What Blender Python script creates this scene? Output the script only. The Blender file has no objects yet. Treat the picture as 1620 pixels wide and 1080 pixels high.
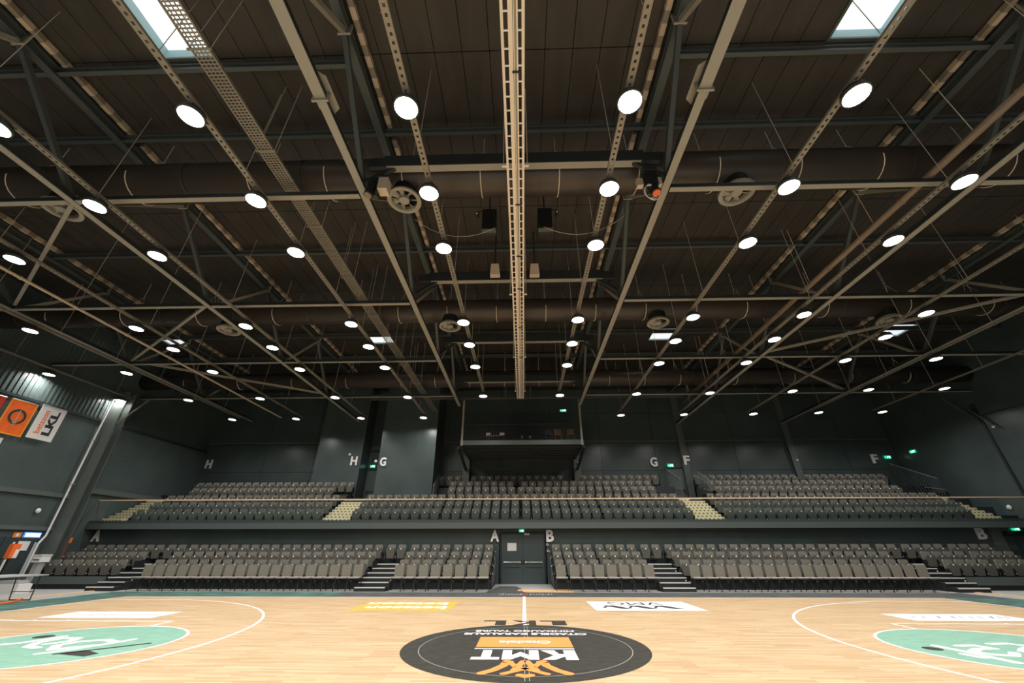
import bpy, math, random
from mathutils import Vector, Matrix
random.seed(7)
C = bpy.context.scene
COL = C.collection
PI = math.pi

# ------------------------------------------------------------------ camera, world, lights, exposure
TH, PS, RO = math.radians(27.8105), math.radians(1.4782), math.radians(-0.047)
cam_d = bpy.data.cameras.new('camera')
cam_d.sensor_width = 36.0
cam_d.lens = 618.0 / 1620 * 36
cam_d.clip_end = 200
cam = bpy.data.objects.new('camera', cam_d)
COL.objects.link(cam)
_f = Vector((-math.sin(PS) * math.cos(TH), math.cos(PS) * math.cos(TH), math.sin(TH)))
_r0 = Vector((math.cos(PS), math.sin(PS), 0)); _u0 = _r0.cross(_f)
_r = _r0 * math.cos(RO) + _u0 * math.sin(RO); _u = -_r0 * math.sin(RO) + _u0 * math.cos(RO)
cam.matrix_world = Matrix(((_r.x, _u.x, -_f.x, 0.0), (_r.y, _u.y, -_f.y, -8.438), (_r.z, _u.z, -_f.z, 1.518), (0, 0, 0, 1)))
C.camera = cam
w = bpy.data.worlds.new('world'); C.world = w; w.use_nodes = True
w.node_tree.nodes['Background'].inputs[0].default_value = (0.02, 0.03, 0.035, 1)
w.node_tree.nodes['Background'].inputs[1].default_value = 0.3
C.view_settings.view_transform = 'Standard'
C.view_settings.look = 'None'
C.view_settings.gamma = 1
C.view_settings.exposure = 0.0
C.view_settings.use_curve_mapping = False
LAMP_W = 84.0          # each high-bay
BACK_W = 640.0          # the high-bays behind the camera, grouped
LAMP_Z = 8.5
lamp_d = bpy.data.lights.new('high_bay_lamp', 'AREA')
lamp_d.shape = 'DISK'; lamp_d.size = 0.40; lamp_d.energy = LAMP_W; lamp_d.color = (1.0, 0.965, 0.93)
lamp_d.spread = math.radians(160)
back_d = bpy.data.lights.new('rear_high_bay_lamp', 'AREA')
back_d.shape = 'DISK'; back_d.size = 1.2; back_d.energy = BACK_W; back_d.color = (1.0, 0.965, 0.93)
back_d.spread = math.radians(160)
for bx_ in (-13.7, -4.5, 4.5, 13.7):
    for by_ in (-9.5, -14.5):
        lo = bpy.data.objects.new('rear_high_bay_lamp', back_d); COL.objects.link(lo); lo.location = (bx_, by_, 8.6)

# ------------------------------------------------------------------ materials
def mat(name, col, rough=0.6, metal=0.0, emit=None, es=1.0, noise=0.0, nscale=8.0, col2=None, spec=None, stretch=None, bump=0.0):
    m = bpy.data.materials.new(name); m.use_nodes = True
    nt = m.node_tree; b = nt.nodes['Principled BSDF']
    b.inputs['Base Color'].default_value = (*col, 1)
    b.inputs['Roughness'].default_value = rough
    b.inputs['Metallic'].default_value = metal
    if spec is not None: b.inputs['Specular IOR Level'].default_value = spec
    if emit:
        b.inputs['Emission Color'].default_value = (*emit, 1); b.inputs['Emission Strength'].default_value = es
    if noise or col2:
        tc = nt.nodes.new('ShaderNodeTexCoord'); n = nt.nodes.new('ShaderNodeTexNoise')
        n.inputs['Scale'].default_value = nscale; n.inputs['Detail'].default_value = 4
        mp = nt.nodes.new('ShaderNodeMapping')
        if stretch: mp.inputs['Scale'].default_value = stretch
        nt.links.new(tc.outputs['Object'], mp.inputs[0]); nt.links.new(mp.outputs[0], n.inputs['Vector'])
        r = nt.nodes.new('ShaderNodeValToRGB')
        c2 = col2 or tuple(min(1, c * (1 + noise)) for c in col); c1 = col if col2 else tuple(c * (1 - noise) for c in col)
        r.color_ramp.elements[0].position = 0.35; r.color_ramp.elements[0].color = (*c1, 1)
        r.color_ramp.elements[1].position = 0.65; r.color_ramp.elements[1].color = (*c2, 1)
        nt.links.new(n.outputs['Fac'], r.inputs[0]); nt.links.new(r.outputs[0], b.inputs['Base Color'])
        if bump:
            bp = nt.nodes.new('ShaderNodeBump'); bp.inputs['Strength'].default_value = bump
            nt.links.new(n.outputs['Fac'], bp.inputs['Height']); nt.links.new(bp.outputs[0], b.inputs['Normal'])
    return m

def wood_floor():
    m = bpy.data.materials.new('maple_strip_floor'); m.use_nodes = True
    nt = m.node_tree; b = nt.nodes['Principled BSDF']; L = nt.links.new
    tc = nt.nodes.new('ShaderNodeTexCoord')
    br = nt.nodes.new('ShaderNodeTexBrick')
    br.inputs['Scale'].default_value = 1.0; br.inputs['Brick Width'].default_value = 0.62; br.inputs['Row Height'].default_value = 0.062
    br.inputs['Mortar Size'].default_value = 0.0012; br.inputs['Bias'].default_value = 0.0; br.offset = 0.37; br.offset_frequency = 3
    br.inputs['Color1'].default_value = (0.53, 0.40, 0.24, 1); br.inputs['Color2'].default_value = (0.41, 0.275, 0.14, 1)
    br.inputs['Mortar'].default_value = (0.40, 0.23, 0.11, 1)
    n = nt.nodes.new('ShaderNodeTexNoise'); mp = nt.nodes.new('ShaderNodeMapping'); mp.inputs['Scale'].default_value = (1.1, 16, 1)
    n.inputs['Scale'].default_value = 1.0; n.inputs['Detail'].default_value = 5
    L(tc.outputs['Object'], br.inputs['Vector']); L(tc.outputs['Object'], mp.inputs[0]); L(mp.outputs[0], n.inputs['Vector'])
    r = nt.nodes.new('ShaderNodeValToRGB'); r.color_ramp.elements[0].position = 0.3; r.color_ramp.elements[0].color = (0.80, 0.74, 0.66, 1)
    r.color_ramp.elements[1].position = 0.7; r.color_ramp.elements[1].color = (1.0, 1.0, 1.0, 1)
    mx = nt.nodes.new('ShaderNodeMix'); mx.data_type = 'RGBA'; mx.blend_type = 'MULTIPLY'; mx.inputs['Factor'].default_value = 0.85
    L(n.outputs['Fac'], r.inputs[0]); L(br.outputs['Color'], mx.inputs['A']); L(r.outputs[0], mx.inputs['B'])
    L(mx.outputs['Result'], b.inputs['Base Color'])
    b.inputs['Roughness'].default_value = 0.5
    b.inputs['Specular IOR Level'].default_value = 0.35
    return m

M = {}
M['wood'] = wood_floor()
M['concrete'] = mat('pale_concrete', (0.34, 0.345, 0.33), 0.5, noise=0.08, nscale=2)
M['border'] = mat('scuffed_teal_grey_border', (0.035, 0.042, 0.042), 0.6, spec=0.2, col2=(0.075, 0.20, 0.16), nscale=1.6, stretch=(0.8, 3.5, 1))
M['border_grey'] = mat('scuffed_grey_border', (0.035, 0.04, 0.04), 0.6, spec=0.2, col2=(0.10, 0.105, 0.10), nscale=3.0, stretch=(0.6, 3, 1))
M['paint_white'] = mat('white_court_paint', (0.68, 0.665, 0.67), 0.5)
M['paint_black'] = mat('scuffed_black_court_paint', (0.024, 0.023, 0.018), 0.7, spec=0.1, col2=(0.042, 0.040, 0.033), nscale=5, stretch=(1, 4, 1))
M['paint_green'] = mat('mint_green_court_paint', (0.17, 0.33, 0.245), 0.6, spec=0.2, noise=0.1, nscale=3, stretch=(1, 3, 1))
M['paint_orange'] = mat('orange_court_paint', (0.78, 0.235, 0.055), 0.6, spec=0.2)
M['paint_amber'] = mat('amber_court_paint', (0.78, 0.34, 0.05), 0.6, spec=0.2)
M['paint_thin'] = mat('worn_pale_line_paint', (0.22, 0.21, 0.19), 0.5)
M['paint_grey'] = mat('pale_grey_print', (0.20, 0.20, 0.24), 0.6)
M['oak'] = mat('oak_edge_strip', (0.68, 0.44, 0.22), 0.5, noise=0.1, nscale=6)
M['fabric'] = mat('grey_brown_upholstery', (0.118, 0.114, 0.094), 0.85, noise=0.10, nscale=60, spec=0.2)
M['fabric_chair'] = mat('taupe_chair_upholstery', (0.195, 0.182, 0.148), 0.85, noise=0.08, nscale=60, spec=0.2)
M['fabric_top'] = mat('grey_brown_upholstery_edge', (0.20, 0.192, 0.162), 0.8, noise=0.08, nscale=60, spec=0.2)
M['seat_frame'] = mat('black_seat_frame', (0.012, 0.014, 0.014), 0.4)
M['black'] = mat('matt_black', (0.010, 0.012, 0.012), 0.55)
M['deck'] = mat('dark_deck', (0.018, 0.022, 0.022), 0.6)
M['nosing'] = mat('pale_aluminium_nosing', (0.60, 0.60, 0.57), 0.4)
M['tag'] = mat('white_number_disc', (0.92, 0.90, 0.86), 0.25)
M['rim'] = mat('pale_seat_rim', (0.75, 0.72, 0.64), 0.4)
M['wall'] = mat('dark_green_grey_wall_paint', (0.058, 0.080, 0.078), 0.30, noise=0.12, nscale=0.8)
M['wall_dark'] = mat('darker_wall_paint', (0.022, 0.033, 0.034), 0.35, noise=0.1, nscale=1)
M['clad'] = mat('corrugated_green_grey_cladding', (0.076, 0.100, 0.097), 0.30, noise=0.08, nscale=1)
M['fascia'] = mat('balcony_fascia_paint', (0.075, 0.092, 0.088), 0.45)
M['column'] = mat('grey_green_column_paint', (0.10, 0.118, 0.108), 0.4)
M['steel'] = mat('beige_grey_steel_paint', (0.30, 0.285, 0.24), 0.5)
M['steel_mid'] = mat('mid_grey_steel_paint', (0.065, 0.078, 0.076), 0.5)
M['steel_dark_and_shade'] = mat('dark_steel_and_web_shade', (0.025, 0.032, 0.034), 0.5)  # dark steel parts; on beam webs it paints in the shade between flanges
M['galv'] = mat('galvanised_tray_metal', (0.27, 0.245, 0.20), 0.45, metal=0.3)
M['ladder'] = mat('cream_ladder_metal', (0.80, 0.70, 0.57), 0.4)
M['ladder_dark'] = mat('olive_ladder_channel', (0.33, 0.32, 0.24), 0.4)
M['duct'] = mat('brown_grey_duct_metal', (0.058, 0.047, 0.038), 0.4, metal=0.2)
M['rod'] = mat('bright_threaded_rod', (0.55, 0.50, 0.42), 0.4)
M['pipe'] = mat('brown_service_pipe', (0.24, 0.18, 0.125), 0.4)
M['roof'] = mat('brown_grey_roof_panel', (0.037, 0.032, 0.026), 0.6, noise=0.18, nscale=1.6, stretch=(2, 0.5, 1))
M['roof_dark'] = mat('dark_roof_slab', (0.02, 0.022, 0.022), 0.8)
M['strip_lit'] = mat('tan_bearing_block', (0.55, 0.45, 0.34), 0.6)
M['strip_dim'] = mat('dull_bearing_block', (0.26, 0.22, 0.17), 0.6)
M['lens'] = mat('lamp_lens', (0.9, 0.9, 0.88), 0.4, emit=(1.0, 0.97, 0.94), es=6.0)
M['housing'] = mat('dark_lamp_housing', (0.03, 0.03, 0.03), 0.5)
M['sky_pane'] = mat('daylit_skylight_pane', (0.8, 0.85, 0.88), 0.5, emit=(0.90, 0.96, 1.0), es=0.85)
M['curb'] = mat('pale_blue_skylight_curb', (0.38, 0.56, 0.60), 0.6)
M['yellow'] = mat('pale_yellow_stair_tread', (0.72, 0.62, 0.41), 0.6)
M['slot'] = mat('dark_tread_insert', (0.13, 0.09, 0.045), 0.7)
M['brown'] = mat('dark_brown_step_board', (0.055, 0.04, 0.032), 0.6)
M['rail'] = mat('pale_wood_handrail', (0.76, 0.53, 0.34), 0.45)
M['letter'] = mat('white_letter', (0.88, 0.87, 0.85), 0.4)
M['door'] = mat('dark_teal_door_paint', (0.036, 0.052, 0.052), 0.4)
M['door_up'] = mat('grey_green_door_paint', (0.085, 0.11, 0.105), 0.45)
M['metal'] = mat('polished_grey_metal', (0.5, 0.52, 0.5), 0.3, metal=0.7)
M['white'] = mat('white_plastic', (0.75, 0.74, 0.72), 0.4)
M['white_card'] = mat('white_paper_sheet', (0.62, 0.60, 0.58), 0.7)
M['red'] = mat('dull_red_fabric', (0.33, 0.035, 0.02), 0.7)
M['orange'] = mat('bright_orange_plastic', (0.90, 0.16, 0.025), 0.5)
M['flag_orange'] = mat('orange_banner_cloth', (0.90, 0.15, 0.012), 0.8, noise=0.08, nscale=3)
M['flag_edge'] = mat('yellow_orange_banner_hem', (0.95, 0.36, 0.02), 0.8)
M['flag_red'] = mat('red_banner_cloth', (0.60, 0.035, 0.02), 0.8)
M['flag_white'] = mat('white_banner_cloth', (0.78, 0.76, 0.74), 0.8)
M['ink'] = mat('black_print', (0.015, 0.02, 0.02), 0.7)
M['ink_orange'] = mat('orange_print', (0.85, 0.20, 0.05), 0.7)
M['wreath'] = mat('dark_green_wreath_print', (0.02, 0.05, 0.04), 0.7)
M['silver'] = mat('silver_sword_print', (0.45, 0.42, 0.40), 0.6)
M['exit'] = mat('lit_green_exit_sign', (0.0, 0.3, 0.18), 0.5, emit=(0.0, 0.55, 0.30), es=1.0)
M['exit_w'] = mat('lit_white_pictogram', (0.8, 0.9, 0.85), 0.5, emit=(0.8, 1.0, 0.92), es=1.2)
M['screen'] = mat('lit_blue_white_sign', (0.6, 0.7, 0.9), 0.5, emit=(0.75, 0.85, 1.0), es=1.0)
M['screen_blue'] = mat('blue_sign_border', (0.05, 0.2, 0.6), 0.5, emit=(0.05, 0.25, 0.8), es=0.7)
M['gold_chair'] = mat('tan_wooden_chair', (0.22, 0.11, 0.04), 0.6)
def glass_mat():
    m = bpy.data.materials.new('tinted_balustrade_glass'); m.use_nodes = True
    nt = m.node_tree; nt.nodes.remove(nt.nodes['Principled BSDF'])
    out = nt.nodes['Material Output']
    t = nt.nodes.new('ShaderNodeBsdfTransparent'); t.inputs[0].default_value = (0.89, 0.94, 0.95, 1)
    g = nt.nodes.new('ShaderNodeBsdfGlossy'); g.inputs['Roughness'].default_value = 0.03; g.inputs[0].default_value = (0.8, 0.9, 0.9, 1)
    mx = nt.nodes.new('ShaderNodeMixShader'); mx.inputs[0].default_value = 0.05
    nt.links.new(t.outputs[0], mx.inputs[1]); nt.links.new(g.outputs[0], mx.inputs[2]); nt.links.new(mx.outputs[0], out.inputs[0])
    return m
M['glass'] = glass_mat()

# ------------------------------------------------------------------ mesh helpers
class B:
    def __init__(s): s.v = []; s.f = []; s.mi = []; s.cur = 0
    def add(s, vs, fs):
        n = len(s.v); s.v += [tuple(v) for v in vs]
        for f in fs: s.f.append([n + i for i in f]); s.mi.append(s.cur)
        return s
    def box(s, x0, x1, y0, y1, z0, z1):
        return s.add([(x0, y0, z0), (x1, y0, z0), (x1, y1, z0), (x0, y1, z0), (x0, y0, z1), (x1, y0, z1), (x1, y1, z1), (x0, y1, z1)],
                     [(0, 3, 2, 1), (4, 5, 6, 7), (0, 1, 5, 4), (1, 2, 6, 5), (2, 3, 7, 6), (3, 0, 4, 7)])
    def bar(s, p, q, w_, h_, up=(0, 0, 1)):
        p = Vector(p); q = Vector(q); d = (q - p).normalized(); up = Vector(up)
        if abs(d.dot(up)) > 0.99: up = Vector((0, 1, 0))
        a = d.cross(up).normalized() * (w_ / 2); b = a.cross(d).normalized() * (h_ / 2)
        vs = [p - a - b, p + a - b, p + a + b, p - a + b, q - a - b, q + a - b, q + a + b, q - a + b]
        return s.add(vs, [(0, 1, 2, 3), (7, 6, 5, 4), (0, 4, 5, 1), (1, 5, 6, 2), (2, 6, 7, 3), (3, 7, 4, 0)])
    def cyl(s, p, q, r, n=10, r2=None, caps=True):
        p = Vector(p); q = Vector(q); d = (q - p).normalized(); up = Vector((0, 0, 1)) if abs(d.z) < 0.95 else Vector((0, 1, 0))
        a = d.cross(up).normalized(); b = a.cross(d).normalized(); r2 = r if r2 is None else r2
        vs = [p + (a * math.cos(2 * PI * i / n) + b * math.sin(2 * PI * i / n)) * r for i in range(n)]
        vs += [q + (a * math.cos(2 * PI * i / n) + b * math.sin(2 * PI * i / n)) * r2 for i in range(n)]
        fs = [(i, n + i, n + (i + 1) % n, (i + 1) % n) for i in range(n)]
        if caps: fs += [tuple(range(n)), tuple(range(2 * n - 1, n - 1, -1))]
        return s.add(vs, fs)
    def path(s, pts, r, n=6):
        for a, b in zip(pts, pts[1:]): s.cyl(a, b, r, n)
        return s
    def prism(s, poly, y0, y1):                      # poly in xz, along y
        n = len(poly); vs = [(x, y0, z) for x, z in poly] + [(x, y1, z) for x, z in poly]
        return s.add(vs, [tuple(range(n)), tuple(range(2 * n - 1, n - 1, -1))] + [(i, i + n, (i + 1) % n + n, (i + 1) % n) for i in range(n)])
    def slab(s, poly, z0, z1):                       # poly in xy
        n = len(poly); vs = [(x, y, z0) for x, y in poly] + [(x, y, z1) for x, y in poly]
        return s.add(vs, [tuple(range(n - 1, -1, -1)), tuple(range(n, 2 * n))] + [(i, (i + 1) % n, (i + 1) % n + n, i + n) for i in range(n)])
    def ring(s, cx, cy, r0, r1, z0, z1, n=64, a0=0.0, a1=2 * PI):
        full = abs(a1 - a0 - 2 * PI) < 1e-6
        m = n if full else n + 1
        vs = []
        for i in range(m):
            a = a0 + (a1 - a0) * i / n; c, k = math.cos(a), math.sin(a)
            vs += [(cx + r0 * c, cy + r0 * k, z0), (cx + r1 * c, cy + r1 * k, z0), (cx + r1 * c, cy + r1 * k, z1), (cx + r0 * c, cy + r0 * k, z1)]
        fs = []
        for i in range(n):
            a = 4 * i; b = 4 * ((i + 1) % m)
            for j in range(4): fs.append((a + j, a + (j + 1) % 4, b + (j + 1) % 4, b + j))
        if not full: fs += [(0, 3, 2, 1), tuple(4 * n + j for j in range(4))]
        return s.add(vs, fs)
    def stroke(s, pts, wd, z0, z1):                  # flat painted stroke on the floor
        for a, b in zip(pts, pts[1:]):
            dx, dy = b[0] - a[0], b[1] - a[1]; l = math.hypot(dx, dy); nx, ny = -dy / l * wd / 2, dx / l * wd / 2
            s.slab([(a[0] + nx, a[1] + ny), (a[0] - nx, a[1] - ny), (b[0] - nx, b[1] - ny), (b[0] + nx, b[1] + ny)], z0, z1)
        for i, a in enumerate(pts):
            s.slab([(a[0] + wd / 2 * math.cos(t * PI / 5), a[1] + wd / 2 * math.sin(t * PI / 5)) for t in range(10)], z0 + 0.0001 * (i % 2 + 1), z1 + 0.0001 * (i % 2 + 1))
        return s
    def mesh(s, name, mats):
        me = bpy.data.meshes.new(name); me.from_pydata(s.v, [], s.f)
        if not isinstance(mats, (list, tuple)): mats = [mats]
        for m in mats: me.materials.append(m)
        if len(mats) > 1: me.polygons.foreach_set('material_index', s.mi)
        me.update(); return me

def link(name, data, parent=None, loc=None, rz=None):
    o = bpy.data.objects.new(name, data); COL.objects.link(o)
    if parent: o.parent = parent
    if loc: o.location = loc
    if rz: o.rotation_euler = (0, 0, rz)
    return o
def obj(name, b, m, parent=None, loc=None, kind=None, label=None):
    o = link(name, b.mesh(name, m), parent, loc)
    if kind: o['kind'] = kind
    if label: o['label'] = label
    return o
def tag(o, label, cat, group=None, kind=None):
    o['label'] = label; o['category'] = cat
    if group: o['group'] = group
    if kind: o['kind'] = kind
    return o
def thing(name, label, cat, loc=(0, 0, 0), group=None, rz=0):
    o = link(name, None, None, loc, rz); o.empty_display_size = 0.1
    return tag(o, label, cat, group)
def struct(name, b, m, parent=None, loc=None):
    return obj(name, b, m, parent, loc, kind='structure')
def dup(o, loc, parent=None):
    c = o.copy(); COL.objects.link(c); c.location = loc
    if parent: c.parent = parent
    for k in ('label', 'group', 'category'): pass
    for ch in o.children:
        d = ch.copy(); COL.objects.link(d); d.parent = c
        for g in ch.children:
            e = g.copy(); COL.objects.link(e); e.parent = d
    return c
def text_obj(name, string, m, origin, right, up, width, height, depth=0.004, bold=0.02, parent=None, shear=0.0):
    cu = bpy.data.curves.new(name, 'FONT'); cu.body = string; cu.size = 1; cu.offset = bold; cu.resolution_u = 3; cu.shear = shear
    t = bpy.data.objects.new(name, cu); COL.objects.link(t)
    dg = bpy.context.evaluated_depsgraph_get(); me = bpy.data.meshes.new_from_object(t.evaluated_get(dg))
    bpy.data.objects.remove(t); bpy.data.curves.remove(cu)
    xs = [v.co.x for v in me.vertices]; ys = [v.co.y for v in me.vertices]
    x0, x1, y0, y1 = min(xs), max(xs), min(ys), max(ys)
    right = Vector(right).normalized(); up = Vector(up).normalized(); nrm = right.cross(up); o = Vector(origin)
    vs = [o + right * ((v.co.x - x0) / (x1 - x0) * width) + up * ((v.co.y - y0) / (y1 - y0) * height) for v in me.vertices]
    fs = [list(p.vertices) for p in me.polygons]
    # solid lettering: front face offset outward plus side walls
    cnt = {}
    for f in fs:
        for a, b in zip(f, f[1:] + f[:1]): cnt[(a, b)] = 1
    n = len(vs); allv = [v + nrm * depth for v in vs] + vs; allf = list(fs)
    for (a, b) in cnt:
        if (b, a) not in cnt: allf.append([b, a, a + n, b + n])
    bpy.data.meshes.remove(me)
    b_ = B(); b_.add(allv, allf)
    return obj(name, b_, m, parent)
ORD = ['first', 'second', 'third', 'fourth', 'fifth', 'sixth', 'seventh', 'eighth', 'ninth', 'tenth', 'eleventh', 'twelfth', 'thirteenth', 'fourteenth',
       'fifteenth', 'sixteenth', 'seventeenth', 'eighteenth', 'nineteenth', 'twentieth', 'twenty-first', 'twenty-second', 'twenty-third', 'twenty-fourth',
       'twenty-fifth', 'twenty-sixth', 'twenty-seventh', 'twenty-eighth', 'twenty-ninth', 'thirtieth', 'thirty-first', 'thirty-second', 'thirty-third',
       'thirty-fourth', 'thirty-fifth', 'thirty-sixth', 'thirty-seventh', 'thirty-eighth', 'thirty-ninth', 'fortieth', 'forty-first', 'forty-second', 'forty-third', 'forty-fourth', 'forty-fifth']

XL, XR = -21.85, 24.6          # side walls
YB, YL, YN = 18.5, 13.15, -24.0  # upper back wall, lower back wall, wall behind camera
ZR = 11.75                     # roof panels

# ------------------------------------------------------------------ floor
fl = struct('floor', B().box(XL - 0.3, XR + 0.3, YN, 19, -0.2, 0.0), M['concrete'])
struct('court_platform', B().box(-16.05, 16.3, -9.3, 9.25, 0.0, 0.004), M['border'], fl)
struct('court_boards', B().box(-14.0, 14.0, -7.5, 7.5, 0.004, 0.008), M['wood'], fl)
struct('border_overlay', B().box(-7.0, 16.3, 7.56, 9.25, 0.004, 0.0055), M['border_grey'], fl)
b = B()
b.box(-17.25, -17.05, -9.3, 10.2, 0, 0.02); b.box(17.0, 17.15, -9.3, 10.0, 0, 0.02)
struct('platform_edge_strip', b, M['oak'], fl)
b = B(); e = 0.03
b.box(-14.05, 14.05, 7.5, 7.56, 0.004, 0.009); b.box(-14.05, -14.0, -7.5, 7.5, 0.004, 0.009); b.box(14.0, 14.05, -7.5, 7.5, 0.004, 0.009)
struct('court_edge_line', b, M['paint_white'], fl)
z0, z1 = 0.008, 0.0095
# court lines, one painted marking each
def marking(name, b, m, label, cat='floor marking', group=None):
    return tag(obj(name, b, m), label, cat, group, kind='thing')
marking('halfway_line', B().box(-0.045, 0.045, 2.08, 7.75, z0, z1), M['paint_white'], 'white halfway line running from black centre disc to the doors')
for s, nm in ((-1, 'left'), (1, 'right')):
    b = B(); th = math.acos(0.0)
    cx = s * 12.425
    a = math.asin(6.6 / 6.75)
    if s < 0: b.ring(cx, 0, 6.70, 6.76, z0, z1, 72, -a, a)
    else: b.ring(cx, 0, 6.70, 6.76, z0, z1, 72, PI - a, PI + a)
    xe = cx - s * 6.75 * math.cos(a)
    for yy in (-6.6, 6.6): b.box(min(xe, s * 14), max(xe, s * 14), yy - 0.03, yy + 0.03, z0, z1)
    marking('three_point_line', b, M['paint_white'], f'white three-point arc curving around the {nm} mint green circle')
    b = B()
    b.ring(s * 8.2, 0, 1.765, 1.815, z0 + 0.0012, z1 + 0.0012, 64)
    for yy in (-2.45, 2.45): b.box(min(s * 8.2, s * 14), max(s * 8.2, s * 14), yy - 0.03, yy + 0.03, z0, z1)
    b.box(s * 8.2 - 0.03, s * 8.2 + 0.03, -2.45, -1.8, z0, z1); b.box(s * 8.2 - 0.03, s * 8.2 + 0.03, 1.8, 2.45, z0, z1)
    for xx in (10.79, 11.6): b.box(s * xx - 0.05, s * xx + 0.05, 2.45, 2.56, z0, z1)
    b.box(s * 12.3 - 0.2, s * 12.3 + 0.2, 2.45, 2.56, z0, z1)
    marking('free_throw_lane_line', b, M['paint_white'], f'thin white lane and circle outline framing the {nm} mint green circle')
    t = thing('free_throw_circle', f'mint green painted circle with white lettering, {nm} end of court', 'floor marking')
    obj('painted_disc', B().slab([(s * 8.2 + 1.78 * math.cos(i * PI / 32), 1.78 * math.sin(i * PI / 32)) for i in range(64)], z0, z1), M['paint_green'], t)
    zw0, zw1 = 0.0096, 0.0112
    if s < 0:
        obj('white_lettering', B().stroke([(-7.85, -0.72), (-7.62, -0.4), (-7.35, 0.22), (-7.3, 0.42)], 0.13, zw0, zw1), M['paint_white'], t)
        obj('white_lettering', B().stroke([(-7.55, -0.1), (-7.95, -0.42), (-8.2, -0.1), (-8.1, 0.22), (-7.75, 0.36), (-7.45, 0.2)], 0.15, zw0, zw1), M['paint_white'], t)
        obj('white_lettering', B().stroke([(-8.35, -0.3), (-8.62, -0.2), (-8.8, 0.15), (-8.72, 0.5), (-8.45, 0.5), (-8.32, 0.22), (-8.5, 0.0)], 0.15, zw0, zw1), M['paint_white'], t)
        obj('white_lettering', B().stroke([(-9.5, -0.2), (-9.1, 0.02), (-8.95, 0.4), (-8.9, 0.66)], 0.15, zw0, zw1), M['paint_white'], t)
        obj('black_tick', B().stroke([(-7.55, -0.72), (-7.25, -0.45), (-6.72, 0.08)], 0.10, zw0, zw1).slab([(-7.55, -0.72), (-6.93, -0.88), (-6.88, -0.68), (-7.3, -0.45)], zw0, zw1), M['paint_black'], t)
        obj('black_dot', B().slab([(-9.25 + 0.16 * math.cos(i * PI / 10), 0.62 + 0.16 * math.sin(i * PI / 10)) for i in range(20)], zw0, zw1), M['paint_black'], t)
    else:
        obj('white_lettering', B().stroke([(7.12, 0.2), (7.2, -0.3), (7.27, -0.93)], 0.15, zw0, zw1), M['paint_white'], t)
        obj('white_lettering', B().stroke([(7.0, -0.4), (7.06, -0.62), (7.2, -0.62)], 0.12, zw0, zw1), M['paint_white'], t)
        obj('white_lettering', B().stroke([(7.5, 0.2), (7.8, 0.24), (7.9, 0.0), (7.62, -0.02), (7.35, -0.2), (7.42, -0.42), (7.7, -0.5), (7.9, -0.3)], 0.14, zw0, zw1), M['paint_white'], t)
        obj('white_lettering', B().stroke([(8.2, 0.36), (8.55, 0.4), (8.72, 0.15), (8.4, 0.0), (8.15, -0.2), (8.3, -0.5), (8.7, -0.4)], 0.14, zw0, zw1), M['paint_white'], t)
        obj('black_dot', B().slab([(6.86 + 0.14 * math.cos(i * PI / 10), -0.03 + 0.14 * math.sin(i * PI / 10)) for i in range(20)], zw0, zw1), M['paint_black'], t)
# centre disc and its print (reads from the far stand)
t = thing('centre_circle_logo', 'black scuffed centre disc with white and orange logo print', 'floor logo')
obj('painted_disc', B().slab([(2.1 * math.cos(i * PI / 48), 2.1 * math.sin(i * PI / 48)) for i in range(96)], 0.008, 0.0098), M['paint_black'], t)
obj('thin_circle_line', B().ring(0, 0, 1.795, 1.81, 0.0098, 0.0105, 96), M['paint_thin'], t)
b = B().box(-0.012, 0.0, -2.0, 2.0, 0.0098, 0.0103).box(0.05, 0.06, -2.0, 2.0, 0.0098, 0.0103)
obj('worn_line', b, M['paint_thin'], t)
zt = 0.0098
fR, fU = (-1, 0, 0), (0, -1, 0)
def fl_letter(polys):
    b = B()
    for q, p_ in enumerate(polys): b.slab([(0.82 - u, -0.30 - v) for u, v in p_], zt, zt + 0.002 + 0.0001 * q)
    obj('white_letter', b, M['paint_white'], t)
fl_letter([[(0, 0), (.19, 0), (.19, .62), (0, .62)], [(.17, .26), (.30, .26), (.56, .62), (.36, .62), (.17, .38)], [(.24, .36), (.34, 0), (.56, 0), (.34, .38)]])
fl_letter([[(.60, 0), (.75, 0), (.75, .62), (.60, .62)], [(1.03, 0), (1.18, 0), (1.18, .62), (1.03, .62)], [(.74, .62), (.74, .36), (.89, .12), (.89, .40)], [(.89, .40), (.89, .12), (1.04, .36), (1.04, .62)]])
fl_letter([[(1.22, .47), (1.66, .47), (1.66, .62), (1.22, .62)], [(1.36, 0), (1.51, 0), (1.51, .47), (1.36, .47)]])
obj('white_rule', B().box(-0.85, 0.83, -0.215, -0.16, zt, zt + 0.002), M['paint_white'], t)
bx = obj('orange_panel', B().box(-0.84, 0.83, -0.07, 0.78, zt, zt + 0.001), M['paint_orange'], t)
text_obj('white_lettering', 'Citadele', M['paint_white'], (0.47, 0.44, zt + 0.001), fR, fU, 0.94, 0.22, 0.002, 0.03, bx)
text_obj('white_lettering', 'CITADELE KARALIAUS', M['paint_white'], (1.22, 1.19, zt), fR, fU, 2.42, 0.19, 0.002, 0.04, t)
text_obj('white_lettering', 'MINDAUGO TAUR\u0116', M['paint_white'], (1.0, 1.48, zt), fR, fU, 2.0, 0.22, 0.002, 0.03, t)
b = B()
for s in (-1, 1):
    b.stroke([(s * 0.27, -1.02), (s * 0.31, -1.25), (s * 0.45, -1.5), (s * 0.60, -1.66)], 0.13, zt, zt + 0.002)
    b.stroke([(s * 0.25, -1.02), (s * 0.14, -1.30), (-s * 0.12, -1.52), (-s * 0.30, -1.68)], 0.10, zt, zt + 0.0022)
    b.stroke([(s * 0.03, -1.02), (s * 0.10, -1.30), (s * 0.16, -1.50)], 0.10, zt, zt + 0.0024)
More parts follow.
